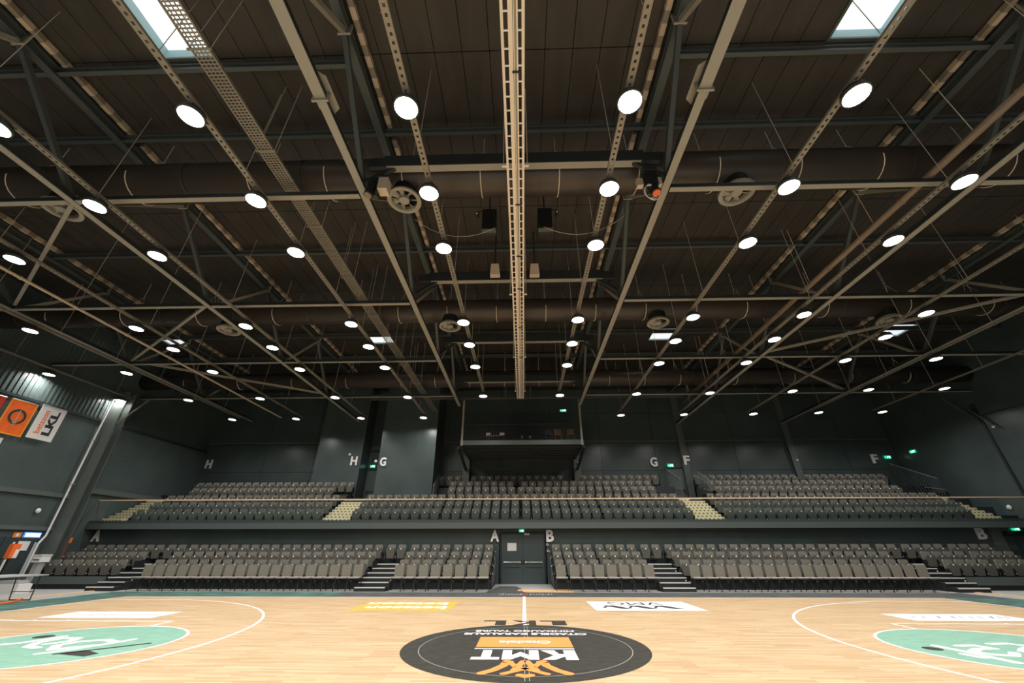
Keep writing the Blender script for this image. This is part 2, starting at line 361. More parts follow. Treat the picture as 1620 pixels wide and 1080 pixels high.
b.stroke([(-0.07, -1.74), (0, -1.79), (0.07, -1.74)], 0.13, zt, zt + 0.0026)
b.slab([(-0.34, -1.0), (-0.34, -1.10), (-0.17, -1.12), (-0.17, -1.0)], zt, zt + 0.002).slab([(0.34, -1.0), (0.17, -1.0), (0.17, -1.12), (0.34, -1.10)], zt, zt + 0.002)
obj('orange_crown', b, M['paint_orange'], t)
# block letters LKL beyond the disc
t = thing('league_lettering', 'black block letters LKL printed beyond the black centre disc', 'floor logo')
def flipx(x): return -x
zt = 0.0098
b = B().slab([(0.95, 2.10), (0.95, 2.72), (0.80, 2.72), (0.80, 2.10)][::-1], 0.008, zt).slab([(0.80, 2.52), (0.80, 2.72), (0.34, 2.72), (0.34, 2.60)][::-1], 0.008, zt)
b = B().box(0.62, 0.94, 2.10, 2.70, 0.008, zt).box(0.36, 0.62, 2.58, 2.70, 0.008, zt); obj('letter', b, M['paint_black'], t)
b = B().box(0.10, 0.26, 2.10, 2.70, 0.008, zt)
b.slab([(0.10, 2.30), (0.10, 2.50), (-0.30, 2.70), (-0.10, 2.70)], 0.008, zt).slab([(0.02, 2.40), (-0.28, 2.10), (-0.06, 2.10), (0.10, 2.32)], 0.008, zt); obj('letter', b, M['paint_black'], t)
b = B().box(-0.66, -0.42, 2.10, 2.70, 0.008, zt).box(-0.94, -0.66, 2.58, 2.70, 0.008, zt); obj('letter', b, M['paint_black'], t)
# sponsor panels on the boards
t = thing('amber_floor_advert', 'amber floor panel repeating the word betsson left of halfway line', 'floor advert')
obj('panel', B().slab([(-4.85, 4.28), (-2.06, 4.28), (-2.06, 6.25), (-4.85, 6.25)], 0.008, 0.0095), M['paint_amber'], t)
text_obj('white_lettering', 'betsson', M['paint_white'], (-2.22, 5.18, 0.0095), fR, fU, 2.35, 0.62, 0.002, 0.03, t)
text_obj('white_lettering', 'betsson', M['paint_white'], (-2.32, 6.05, 0.0095), fR, fU, 2.45, 0.62, 0.002, 0.03, t)
t = thing('white_floor_advert', 'white floor panel with black VMG print right of halfway line', 'floor advert')
obj('panel', B().slab([(1.96, 4.38), (4.95, 4.38), (4.95, 6.38), (1.96, 6.38)], 0.008, 0.0095), M['paint_white'], t)
text_obj('black_lettering', 'VMG', M['ink'], (4.15, 6.2, 0.0095), fR, fU, 1.6, 0.62, 0.002, 0.0, t)
b = B()
for k in range(3):
    x = 4.45 - k * 0.72
    b.slab([(x, 4.72), (x - 0.26, 4.72), (x - 0.72, 5.42), (x - 0.36, 5.42)][::-1], 0.0095, 0.0115)
    b.stroke([(x - 0.42, 5.40), (x - 0.62, 5.25), (x - 0.74, 4.95)], 0.08, 0.0095, 0.0117)
obj('black_emblem', b, M['ink'], t)
for s, nm in ((-1, 'left'), (1, 'right')):
    t = thing('pale_floor_advert', f'long white floor panel with faint grey print above the {nm} green circle', 'floor advert')
    xa, xb = sorted((s * 9.12, s * 11.95))
    obj('panel', B().box(xa, xb, 2.88, 3.93, 0.008, 0.0095), M['paint_white'], t)
    b = B()
    for k, (u, l, d) in enumerate([(0.12, .1, 0), (0.2, .12, 0), (0.32, .16, 1), (0.45, .12, 1), (0.52, .1, 0), (0.6, .12, 0), (0.68, .1, 0), (0.76, .18, 1), (0.84, .12, 0), (0.9, .12, 0)]):
        x = xa + (xb - xa) * u
        obj('faint_stroke', B().stroke([(x, 3.28), (x + l, 3.52)], 0.035 + 0.02 * d, 0.0095, 0.0112), M['paint_grey'], t)
t = thing('border_lettering', 'small white lettering printed on dark border at halfway line', 'floor advert')
b = B()
for sx in (-1, 1):
    for q in range(8):
        x = sx * (0.18 + 0.11 * q) + 0.03
        b.stroke([(x, 8.42 + 0.1 * (q % 2)), (x + 0.05, 8.72 - 0.08 * (q % 3))], 0.035, 0.0055, 0.0075)
obj('white_lettering', b, M['paint_white'], t, kind='stuff')
obj('red_emblem', B().slab([(0.03 + 0.12 * math.cos(a * PI / 4), 8.6 + 0.22 * math.sin(a * PI / 4)) for a in range(8)], 0.0055, 0.0072), M['red'], t)
tag(obj('floor_mat', B().slab([(-1.45, 9.3), (0.05, 9.3), (-0.1, 10.6), (-0.35, 11.8), (-1.1, 11.8)], 0.0, 0.012), M['border_grey']), 'dark grey floor mat lying before the left door leaf', 'mat')
tag(obj('timber_board', B().box(-0.25, 1.9, 9.75, 10.15, 0.0, 0.03), M['oak']), 'pale oak board lying across the gangway before the doors', 'board')
tag(obj('timber_board', B().box(-0.05, 1.9, 9.3, 9.74, 0.0, 0.025), M['oak']), 'shorter oak board lying nearer the court before the doors', 'board')

# ------------------------------------------------------------------ walls and roof shell
wl = struct('wall_left', B().box(XL - 0.3, XL, YN, YB, 0, 12.2), M['clad'])
b = B(); y = -10.0
while y < YB:
    b.box(XL, XL + 0.009, y, y + 0.05, 2.35, 7.25 if y < 11 else 7.4); y += 0.12
obj('cladding_rib', b, M['clad'], wl, kind='stuff')
b = B(); y = -10.0
while y < YB:
    b.box(XL, XL + 0.03, y, y + 0.07, 7.42, 11.6); y += 0.2
obj('upper_cladding_rib', b, M['clad'], wl, kind='stuff')
struct('girt', B().box(XL, XL + 0.14, YN, 11.1, 3.62, 3.80), M['column'], wl)
struct('girt', B().box(XL, XL + 0.14, YN, 11.1, 2.22, 2.38), M['column'], wl)
struct('girt', B().box(XL, XL + 0.16, 11.5, YB, 3.95, 4.2), M['column'], wl)
struct('girt', B().box(XL, XL + 0.08, YN, YB, 7.28, 7.4), M['wall_dark'], wl)
wr = struct('wall_right', B().box(XR, XR + 0.3, YN, YB, 0, 12.2), M['wall'])
struct('corner_trim', B().box(XR - 0.05, XR, 18.0, 18.05, 3.4, 11), M['steel_mid'], wr)
struct('joint_strip', B().box(XR - 0.06, XR, 12.6, 12.72, 2.6, 8.4), M['wall_dark'], wr)
struct('joint_strip', B().box(XR - 0.02, XR, -5, 12.6, 7.72, 7.76), M['wall_dark'], wr)
struct('wall_rear', B().box(XL - 0.3, XR + 0.3, YN - 0.3, YN, 0, 12.2), M['wall_dark'])
wb = struct('wall_back', B().box(XL - 0.3, XR + 0.3, YB, YB + 0.3, 2.4, 12.2), M['wall_dark'])
xs = [XL, -17.6, -14.2, -10.65, -9.0, -5.0, -1.5, 2.0, 5.3, 8.9, 10.75, 14.2, 17.85, 21.4, 24.58]
zs = [4.2, 6.0, 7.84, 9.9, 11.7]
for i in range(len(xs) - 1):
    for j in range(len(zs) - 1):
        obj('panel', B().box(xs[i] + 0.012, xs[i + 1] - 0.012, YB - 0.04, YB, zs[j] + 0.012, zs[j + 1] - 0.012), M['wall'], wb)
struct('girt', B().box(XL, -13.4, YB - 0.12, YB - 0.04, 7.86, 7.98).box(-5.3, 10.5, YB - 0.12, YB - 0.04, 7.84, 7.96).box(11.0, 17.6, YB - 0.12, YB - 0.04, 7.86, 7.96).box(18.1, 24.5, YB - 0.12, YB - 0.04, 7.88, 7.96), M['column'], wb)
wlow = struct('wall_lower_back', B().box(XL, -1.2, YL, YL + 0.25, 0, 2.34).box(1.13, 23.0, YL, YL + 0.25, 0, 2.34).box(24.5, XR, YL, YL + 0.25, 0, 2.34).box(23.0, 24.5, YL, YL + 0.25, 2.2, 2.34).box(-1.2, 1.13, YL, YL + 0.25, 2.16, 2.34), M['wall'])
struct('trim_1', B().box(22.45, 23.0, YL - 0.06, YL, 0, 2.34), M['column'])
# projecting wall blocks on the left of the upper stand
struct('wall_block_left', B().box(-13.35, -10.4, 17.1, YB - 0.04, 2.5, 11.7), M['wall'])
struct('wall_block_middle', B().box(-8.85, -5.4, 16.0, YB - 0.04, 2.5, 11.7), M['wall'])
# roof
ceil = struct('ceiling', B().box(XL - 0.3, XR + 0.3, YN, 19, 12.12, 12.3), M['roof_dark'])
PW = 0.645
sky = [(-13, -11, -6.05, -3.6), (11, 13, -6.05, -3.6), (-13, -11, 9.75, 11.0), (11, 13, 9.7, 11.0), (-31, -29, 9.9, 11.0), (30, 32, 9.6, 10.9)]
rows = [(-8.25, -3.57), (-3.55, 1.13), (1.15, 5.83)]
far = B()
def panel_spans(k, y0, y1):
    segs = [(y0, y1)]
    for a, c, s0, s1 in sky:
        if a <= k < c:
            out = []
            for p, q in segs:
                if s1 <= p or s0 >= q: out.append((p, q))
                else:
                    if p < s0 - 0.02: out.append((p, s0))
                    if q > s1 + 0.02: out.append((s1, q))
            segs = out
    return segs
for k in range(-34, 38):
    x0, x1 = k * PW + 0.008, (k + 1) * PW - 0.008
    if x0 < XL: x0 = XL
    for (y0, y1) in rows + [(5.85, 10.53), (10.55, 15.2), (15.22, YB - 0.05), (-13, -8.27), (YN, -13.02)]:
        for (p, q) in panel_spans(k, y0, y1):
            if (y0, y1) in rows and -21 <= k < 21:
                obj('roof_panel', B().box(x0, x1, p, q, ZR, ZR + 0.06), M['roof'], ceil)
            else: far.box(x0, x1, p, q, ZR, ZR + 0.06)
obj('roof_panel_far', far, M['roof'], ceil, kind='stuff')
snames = ['large bright skylight in roof beside the wide perforated tray', 'large bright skylight in roof above the third ceiling light row on right',
          'small far skylight left of the central cable ladder', 'small far skylight right of the central cable ladder',
          'small far skylight near the left wall', 'small far skylight near the right wall']
for (a, c, s0, s1), nm in zip(sky, snames):
    x0, x1 = a * PW, c * PW
    t = thing('skylight', nm, 'skylight', ((x0 + x1) / 2, (s0 + s1) / 2, ZR), 'skylights in the roof')
    hx, hy = (x1 - x0) / 2, (s1 - s0) / 2
    dz = 0.36 if s1 < 0 else 0.12
    b = B().box(-hx, -hx + 0.03, -hy, hy, 0, dz).box(hx - 0.03, hx, -hy, hy, 0, dz).box(-hx, hx, -hy, -hy + 0.03, 0, dz).box(-hx, hx, hy - 0.03, hy, 0, dz)
    obj('curb', b, M['curb'], t)
    obj('pane', B().box(-hx + 0.03, hx - 0.03, -hy + 0.03, hy - 0.03, dz - 0.05, dz - 0.03), M['sky_pane'], t)
    obj('trim_frame', B().box(-hx - 0.06, -hx, -hy - 0.06, hy + 0.06, -0.03, 0.0).box(hx, hx + 0.06, -hy - 0.06, hy + 0.06, -0.03, 0.0).box(-hx, hx, -hy - 0.06, -hy, -0.03, 0.0).box(-hx, hx, hy, hy + 0.06, -0.03, 0.0), M['steel_mid'], t)

# ------------------------------------------------------------------ steel: trusses along y, beams across
LC, UC = 9.0, 11.35
FR = [-11.24, -6.54, -1.84, 2.86, 7.56, 12.26]
def ibeam(b, p, q, w_, h_, tf=0.02, tw=0.015):
    p = Vector(p); q = Vector(q); d = (q - p).normalized()
    up = Vector((0, 0, 1))
    b.bar(p + up * tf / 2, q + up * tf / 2, w_, tf); b.bar(p + up * (h_ - tf / 2), q + up * (h_ - tf / 2), w_, tf)
    b.bar(p + up * h_ / 2, q + up * h_ / 2, tw, h_ - 2 * tf)
    return b
trusses = [(-18.1, 'leftmost long roof truss, nearest the banner wall', 16.8), (-10.95, 'long roof truss between left skylight lights and leftmost truss', 18.3),
           (-3.72, 'long roof truss immediately left of the central cable ladder', 13.95), (3.45, 'long roof truss immediately right of the central cable ladder', 13.95),
           (10.65, 'long roof truss beside the brown pipe on the right', 18.3), (17.75, 'rightmost long roof truss, nearest the plain side wall', 18.3)]
for X, nm, ye in trusses:
    t = thing('roof_truss', nm, 'truss', (X, 0, 0), 'long roof trusses')
    y0 = -13.0; ys = -4.15
    lc = obj('lower_chord', B().box(-0.11, 0.11, y0, ys, LC, LC + 0.02), M['steel'], t); obj('chord_web', B().box(-0.09, 0.09, y0, ys, LC + 0.02, LC + 0.17), M['steel_dark_and_shade'], lc)  # chord web coloured dark to stand in for flange shade
    lc = obj('lower_chord', B().box(-0.085, 0.085, ys, ye, LC, LC + 0.02), M['steel'], t); obj('chord_web', B().box(-0.07, 0.07, ys, ye, LC + 0.02, LC + 0.15), M['steel_dark_and_shade'], lc)  # same painted-in shade on the slimmer chord's web
    b = B(); ibeam(b, (0, y0, UC), (0, ye, UC), 0.20, 0.24); obj('upper_chord', b, M['steel_mid'], t)
    b = B().box(-0.16, 0.16, ys - 0.02, ys + 0.02, LC - 0.06, LC + 0.26)
    b.add([(-0.2, ys - 0.30, LC + 0.19), (-0.2, ys + 0.30, LC + 0.19), (0.0, ys + 0.45, LC + 0.19), (0.2, ys + 0.30, LC + 0.19), (0.2, ys - 0.30, LC + 0.19), (0.0, ys - 0.45, LC + 0.19)], [(0, 1, 2, 3, 4, 5)])
    pl = obj('splice_plate', b, M['steel'], t)
    b = B()
    for sx in (-0.1, -0.04, 0.04, 0.1): b.cyl((sx, ys - 0.05, LC + 0.04), (sx, ys + 0.05, LC + 0.04), 0.018, 6)
    obj('bolt', b, M['steel_dark_and_shade'], pl)
    for i, yf in enumerate(FR):
        for yu in (yf - 2.35, yf + 2.35):
            if yu > ye - 0.2 or yu < y0: continue
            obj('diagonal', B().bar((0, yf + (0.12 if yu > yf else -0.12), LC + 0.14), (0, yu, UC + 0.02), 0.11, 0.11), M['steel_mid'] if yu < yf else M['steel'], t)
        if yf - 2.35 > y0:
            obj('gusset', B().box(-0.14, 0.14, yf - 2.35 - 0.02, yf - 2.35 + 0.02, UC - 0.07, UC + 0.3), M['steel'], t)
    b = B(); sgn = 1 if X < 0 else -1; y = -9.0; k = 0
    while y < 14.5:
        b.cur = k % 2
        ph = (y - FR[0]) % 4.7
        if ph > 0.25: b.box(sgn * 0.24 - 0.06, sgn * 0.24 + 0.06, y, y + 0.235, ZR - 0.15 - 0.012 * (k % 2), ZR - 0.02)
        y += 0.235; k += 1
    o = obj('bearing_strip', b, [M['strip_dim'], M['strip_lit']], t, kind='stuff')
# transverse beams
centres = [X for X, _, _ in trusses]
bays = [(XL, -18.1, 'bay beside the left wall'), (-18.1, -10.95, 'second bay from the left wall'), (-10.95, -3.72, 'bay left of the cable ladder bay'),
        (-3.72, 3.45, 'central bay'), (3.45, 10.65, 'bay right of the cable ladder bay'), (10.65, 17.75, 'second bay from the right wall'), (17.75, XR, 'bay beside the right wall')]
fn = {-6.54: 'just overhead', -1.84: 'nearest to camera', 2.86: 'second from camera', 7.56: 'third from camera', 12.26: 'farthest from camera'}
for yf in FR[1:]:
    for x0, x1, nm in bays:
        b = B()
        if nm == 'central bay':
            t = thing('cross_beam', f'deep steel cross beam in {nm}, {fn[yf]}', 'beam', (0, yf + {-1.84: -0.28, 12.26: -0.55}.get(yf, 0), {-1.84: -0.32, 12.26: -0.3}.get(yf, 0)), 'steel cross beams under the roof')
            gi = obj('girder_flange', B().box(x0 + 0.55, x1 - 0.55, -0.09, 0.09, 9.9, 9.92), M['steel'], t); obj('girder_web', B().box(x0 + 0.45, x1 - 0.45, -0.075, 0.075, 9.92, 10.3), M['steel_dark_and_shade'], t)  # girder web darkened as painted shade, flange keeps the steel colour
            for sx, xx in ((1, x0), (-1, x1)):
                obj('knee_brace', B().bar((xx + sx * 0.06, 0, LC + 0.45), (xx + sx * 0.75, 0, 9.95), 0.09, 0.09), M['steel_dark_and_shade'], t)
                obj('bracket', B().box(min(xx + sx * 0.1, xx + sx * 0.6), max(xx + sx * 0.1, xx + sx * 0.6), -0.05, 0.05, 9.95, 10.25), M['steel_dark_and_shade'], t)
        else:
            o = obj('cross_beam', B().box(x0 + 0.12, x1 - 0.12, yf - 0.065, yf + 0.065, LC, LC + 0.018), M['steel']); obj('beam_web', B().box(x0 + 0.12, x1 - 0.12, yf - 0.055, yf + 0.055, LC + 0.018, LC + 0.14), M['steel_dark_and_shade'], o)  # beam web gets its shade by colour, same steel as the flange
            tag(o, f'slim steel cross beam in {nm}, {fn[yf]}', 'beam', 'steel cross beams under the roof')
for yf in (-3.50, -1.78, 2.95, 7.6, 9.55, 12.3, 15.0):
    nmy = {-3.50: 'along the near ends of both large skylights', -1.78: 'above the nearest air duct', 2.95: 'between the two nearer air ducts', 7.6: 'beyond the second air duct',
           9.55: "just before the small far skylights", 12.3: 'above the farthest air duct', 15.0: 'nearest the back wall'}[yf]
    spans = [(XL + 0.05, -3.8, ', left of centre'), (3.5, XR - 0.05, ', right of centre')] if yf == -3.50 else [(XL + 0.05, XR - 0.05, '')]
    for x0, x1, nm in spans:
        b = B(); ibeam(b, (x0, yf, UC + 0.05), (x1, yf, UC + 0.05), 0.10, 0.2)
        tag(obj('roof_purlin', b, M['steel_mid']), f'slim roof purlin {nmy}{nm}', 'purlin', 'roof purlins')
# bracing bars between trusses
for i, (p, q, nm) in enumerate([((-10.95, -1.84, 9.2), (-18.1, 2.86, 9.2), 'thin wind brace crossing second bay from left, near camera'), ((-18.1, 7.56, 9.2), (-10.95, 2.86, 9.2), 'thin wind brace crossing second bay from left, middle of hall'),
                  ((-18.1, 7.56, 9.2), (-10.95, 12.26, 9.2), 'thin wind brace crossing second bay from left, far end'),
                  ((10.65, 7.56, 9.2), (17.75, 2.86, 9.2), 'thin wind brace crossing second bay from right, middle of hall'), ((17.75, 2.86, 9.2), (24.4, -1.2, 9.2), 'thin wind brace running to the right wall'),
                  ((10.65, 7.56, 9.2), (17.75, 12.26, 9.2), 'thin wind brace crossing second bay from right, far end')]):
    tag(obj('wind_brace', B().bar(p, q, 0.09, 0.09), M['steel']), nm, 'brace', 'roof wind braces')
# cross truss and frame near the back
b = B(); b.bar((-9.0, 13.6, 9.35), (9.5, 13.6, 9.35), 0.08, 0.10)
tag(obj('stage_bar', b, M['steel_mid']), 'long thin steel bar above the high technical balcony', 'beam')
for s, nm in ((-1, 'left'), (1, 'right')):
    b = B(); x0, x1 = (-3.0, -0.9) if s < 0 else (0.5, 2.7)
    b.bar((x0, 12.4, 8.9), (x1, 12.4, 8.9), 0.05, 0.05).bar((x1 if s < 0 else x0, 12.4, 8.9), (x1 if s < 0 else x0, 12.4, 9.9), 0.05, 0.05)
    tag(obj('hanging_bar', b, M['steel_mid']), f'thin hanging bar frame just {nm} of the far end of cable ladder', 'bar')

# ------------------------------------------------------------------ air ducts and their fans
dn = {-1.49: ('nearest', 0.5), 4.95: ('middle', 0.46), 12.2: ('farthest', 0.45)}
for yd, (nm, r) in dn.items():
    t = thing('air_duct', f'{nm} of three big round air ducts crossing under the roof', 'duct', (0, yd, 10.0), 'round air ducts')
    b = B(); n = 24
    pts = [-21.8, XR - 0.05]
    b.cyl((pts[0], 0, 0), (pts[1], 0, 0), r, 28)
    o = obj('tube', b, M['duct'], t)
    for p in o.data.polygons: p.use_smooth = len(p.vertices) == 4
    b = B()
    x = -20.5
    while x < 22.5:
        b.cyl((x, 0, 0), (x + 0.035, 0, 0), r + 0.012, 28); x += 3.0
    obj('seam_ring', b, M['duct'], t)
    x = -19.2
    while x < 22:
        b = B(); a0, a1 = math.radians(-10), math.radians(-170)
        pp = [(x, (r + 0.012) * math.cos(a0 + (a1 - a0) * i / 10), (r + 0.012) * math.sin(a0 + (a1 - a0) * i / 10)) for i in range(11)]
        b.path(pp, 0.011, 5)
        b.path([pp[0], (x, 0.12, r + 0.55), (x, 0.12, ZR - 10.0)], 0.009, 5); b.path([pp[-1], (x, 0.12, r + 0.55)], 0.009, 5)
        obj('hanger_strap', b, M['ladder'], t); x += 1.95 if abs(x) < 8 else 3.1
fans = [(-2.89, -1.46, 0.42, 'swirl fan under nearest duct, just left of the cable ladder'), (5.37, -1.48, 0.42, 'swirl fan under nearest duct, right of the cable ladder'),
        (-11.82, -1.40, 0.42, 'swirl fan under nearest duct, toward the left wall'), (-2.8, 4.9, 0.42, 'swirl fan under middle duct, just left of the cable ladder'),
        (5.36, 4.85, 0.42, 'swirl fan under middle duct, right of the cable ladder'), (-11.77, 4.98, 0.42, 'swirl fan under middle duct, toward the left wall'),
        (14.23, 4.9, 0.42, 'swirl fan under middle duct, toward the right wall')]
for fx, fy, fr, nm in fans:
    t = thing('duct_fan', nm, 'fan', (fx, fy, 9.24), 'swirl fans hanging from the ducts')
    obj('neck', B().cyl((0, 0, 0.08), (0, 0, 0.42), 0.33, 24, caps=False), M['black'], t)
    b = B()
    for i in range(32):
        pass
    b.ring(0, 0, fr - 0.085, fr, 0.0, 0.05, 32); b.ring(0, 0, fr - 0.105, fr - 0.085, 0.02, 0.14, 32)
    obj('rim_ring', b, M['steel'], t)
    obj('back_disc', B().cyl((0, 0, 0.16), (0, 0, 0.18), 0.34, 24), M['black'], t)
    obj('hub', B().cyl((0, 0, 0.0), (0, 0, 0.10), 0.125, 20), M['steel'], t)
    bl = None
    for i in range(7):
        a = i * 2 * PI / 7; c, k = math.cos(a), math.sin(a); c2, k2 = math.cos(a + 0.42), math.sin(a + 0.42)
        b = B().add([(0.12 * c, 0.12 * k, 0.03), (0.315 * c, 0.315 * k, 0.03), (0.315 * c2, 0.315 * k2, 0.12), (0.12 * c2, 0.12 * k2, 0.10),
                     (0.12 * c, 0.12 * k, 0.036), (0.315 * c, 0.315 * k, 0.036), (0.315 * c2, 0.315 * k2, 0.126), (0.12 * c2, 0.12 * k2, 0.106)],
                    [(0, 1, 2, 3), (7, 6, 5, 4), (0, 4, 5, 1), (1, 5, 6, 2), (2, 6, 7, 3), (3, 7, 4, 0)])
        obj('blade', b, M['steel'], t)

# ------------------------------------------------------------------ ceiling lights on perforated trays
cols = {-1: [(2.0, [-4.25, -2.34, -0.53, 3.3, 5.0, 7.08, 10.8]), (5.97, [-4.2, -2.24, -0.48, 3.3, 5.05, 7.07, 10.85, 14.5]), (9.78, [-4.1, -2.18, -0.44, 3.35, 5.03, 7.15, 10.8, 14.5]),
             (13.8, [-0.4, 3.4, 5.07, 7.3, 10.85, 14.52]), (17.78, [3.45, 7.35, 11.0, 14.55]), (21.45, [7.4, 10.95])],
        1: [(1.98, [-4.25, -2.36, -0.55, 3.22, 5.0, 7.03, 10.8]), (5.9, [-4.26, -2.3, -0.53, 3.16, 4.9, 6.95, 10.7, 14.35]), (9.6, [-2.34, -0.51, 3.1, 4.87, 6.98, 10.67, 14.31]),
            (13.66, [3.12, 4.8, 6.86, 10.52, 14.3]), (17.35, [6.82, 10.43, 14.16]), (20.98, [10.36, 14.14])]}
# a lamp: housing, lens, ring, stem
hb = B().cyl((0, 0, 0.02), (0, 0, 0.10), 0.215, 24, r2=0.20); hb.cyl((0, 0, 0.10), (0, 0, 0.17), 0.10, 12)
hm = hb.mesh('housing', M['housing'])
rg = B().ring(0, 0, 0.203, 0.225, -0.025, 0.03, 28); rm = rg.mesh('rim_ring', M['steel_mid'])
lm = B().cyl((0, 0, -0.002), (0, 0, 0.02), 0.203, 28).mesh('lens', M['lens'])
sm_ = B().cyl((0, 0, 0.17), (0, 0, 0.24), 0.012, 6).mesh('stem', M['galv'])
for s, cl in cols.items():
    side = 'left' if s < 0 else 'right'
    for ci, (X, ylist) in enumerate(cl):
        x = s * X
        t = thing('perforated_tray', f'slim perforated tray carrying the {ORD[ci]} line of ceiling lights {side} of cable ladder', 'cable tray', (x, 0, LAMP_Z + 0.24), 'perforated light trays')
        y0 = -9.0; y1 = ylist[-1] + 0.6
        b = B().box(-0.065, -0.048, y0, y1, 0, 0.05).box(0.048, 0.065, y0, y1, 0, 0.05).box(-0.05, -0.022, y0, y1, 0, 0.004).box(0.022, 0.05, y0, y1, 0, 0.004)
        y = y0
        while y < y1: b.box(-0.022, 0.022, y, y + 0.075, 0, 0.004); y += 0.125
        obj('perforated_channel', b, M['galv'], t)
        y = -7.9 + (ci % 3) * 0.5
        while y < y1:
            obj('hanger_rod', B().path([(-0.08, y, 0.02), (-0.08, y, ZR - LAMP_Z - 0.24)], 0.007, 5), M['rod'], t); y += 2.35
            if any(abs(y - q) < 0.56 for q in (-1.49, 4.95, 12.2)): y += 1.1
        for li, Y in enumerate(ylist):
            k = f'lit round ceiling light, {ORD[li]} from the front, {ORD[ci]} line {side} of cable ladder'
            L = thing('ceiling_light', k, 'ceiling light', (x, Y, LAMP_Z), 'round high-bay ceiling lights')
            for nm, me in (('housing', hm), ('rim_ring', rm), ('lens', lm), ('stem', sm_)): link(nm, me, L)
            lo = link('high_bay_lamp', lamp_d, L, (0, 0, -0.006))

# ------------------------------------------------------------------ central cable ladder
t = thing('cable_ladder', 'long cream central cable ladder with rungs hanging down the middle', 'cable ladder', (-0.04, 0, 8.9))
y0, y1 = -9.5, 12.4
L0 = lambda a, b_, z0_, z1_, m, n: obj(n, B().box(a, b_, y0, y1, z0_, z1_), m, t)
L0(-0.225, -0.178, 0, 0.06, M['ladder'], 'side_rail'); L0(-0.105, -0.03, 0, 0.06, M['ladder'], 'side_rail')
L0(-0.022, -0.008, 0, 0.04, M['ladder'], 'conduit'); L0(-0.008, 0.022, 0.01, 0.04, M['ladder_dark'], 'conduit'); L0(0.028, 0.056, -0.005, 0.05, M['ladder'], 'side_rail')
L0(0.115, 0.165, 0, 0.06, M['ladder'], 'side_rail')
r1 = B().box(-0.18, -0.10, 0, 0.022, 0.01, 0.035).mesh('rung', M['tag']); r2 = B().box(0.055, 0.116, 0, 0.022, 0.01, 0.035).mesh('rung', M['tag'])
y = y0 + 0.1
while y < y1:
    link('rung', r1, t, (0, y, 0)); link('rung', r2, t, (0, y, 0)); y += 0.262
b = B()
for y in (-7.6, -2.7, 2.2, 7.0, 11.2):
    for sx in (-1, 1):
        b.box(-0.03 + sx * 0.24 - 0.05, -0.03 + sx * 0.24 + 0.05, y, y + 0.05, -0.02, 0.01); b.cyl((-0.03 + sx * 0.26, y + 0.02, 0), (-0.03 + sx * 0.26, y + 0.02, ZR - 8.9), 0.01, 5)
obj('hanger_rod', b, M['ladder'], t)
for y in (-4.6, -1.6, 0.3, 1.9, 4.4, 7.0):
    obj('cable_clip', B().box(-0.05, 0.09, y, y + 0.03, -0.025, 0.0).cyl((0.075, y, -0.02), (0.075, y + 0.12, -0.02), 0.018, 6), M['black'], t)
obj('end_plate', B().box(-0.24, 0.18, y1, y1 + 0.02, -0.02, 0.14), M['steel'], t)
# wide perforated tray left
t = thing('wide_cable_tray', 'wide perforated cable tray running lengthwise left of the ladder, past skylight', 'cable tray', (-5.6, 0, 9.3))
b = B(); W = 0.165; y0, y1 = -9.0, 17.0
b.box(-W - 0.008, -W, y0, y1, 0, 0.06).box(W, W + 0.008, y0, y1, 0, 0.06)
for xx in (-W, -0.09, -0.012, 0.066, W - 0.024): b.box(xx, xx + 0.024, y0, y1, 0, 0.004)
y = y0
while y < y1: b.box(-W, W, y, y + 0.028, 0.0005, 0.0035); y += 0.062 if y < 3 else 0.09
obj('perforated_channel', b, M['galv'], t)
for y in (-7.2, -4.9, -2.9, -0.6, 1.7, 4.1, 6.3, 8.6, 11.0):
    for sx in (-1, 1): obj('hanger_rod', B().path([(sx * 0.2, y, 0.0), (sx * 0.2, y, ZR - 9.3)], 0.008, 5), M['rod'], t)
    obj('cross_bracket', B().box(-0.22, 0.22, y - 0.02, y + 0.02, -0.022, 0), M['galv'], t)
# pipes
t = thing('service_pipe', 'brown service pipe running lengthwise under the roof on the right', 'pipe', (9.72, 0, 9.3))
o = obj('tube', B().cyl((0, -9, 0), (0, 14.5, 0), 0.085, 16), M['pipe'], t)
for p in o.data.polygons: p.use_smooth = len(p.vertices) == 4
for y in (-6.5, -3.8, -1.1, 1.6, 4.3, 7.0, 9.7, 12.4):
    obj('coupling', B().cyl((0, y, 0), (0, y + 0.07, 0), 0.10, 14), M['pipe'], t)
    obj('hanger_rod', B().cyl((0, y + 0.9, 0), (0, y + 0.9, ZR - 9.3), 0.008, 5), M['ladder'], t)
t = thing('sprinkler_pipe', 'thin tan pipe running lengthwise under the roof on the left', 'pipe', (-14.8, 0, 8.6))
obj('tube', B().cyl((0, -6, 0), (0, 14.6, 0), 0.045, 8), M['strip_lit'], t)
for y in (-3, 0.5, 4, 7.5, 11): obj('coupling', B().cyl((0, y, 0), (0, y + 0.06, 0), 0.06, 8), M['strip_lit'], t)
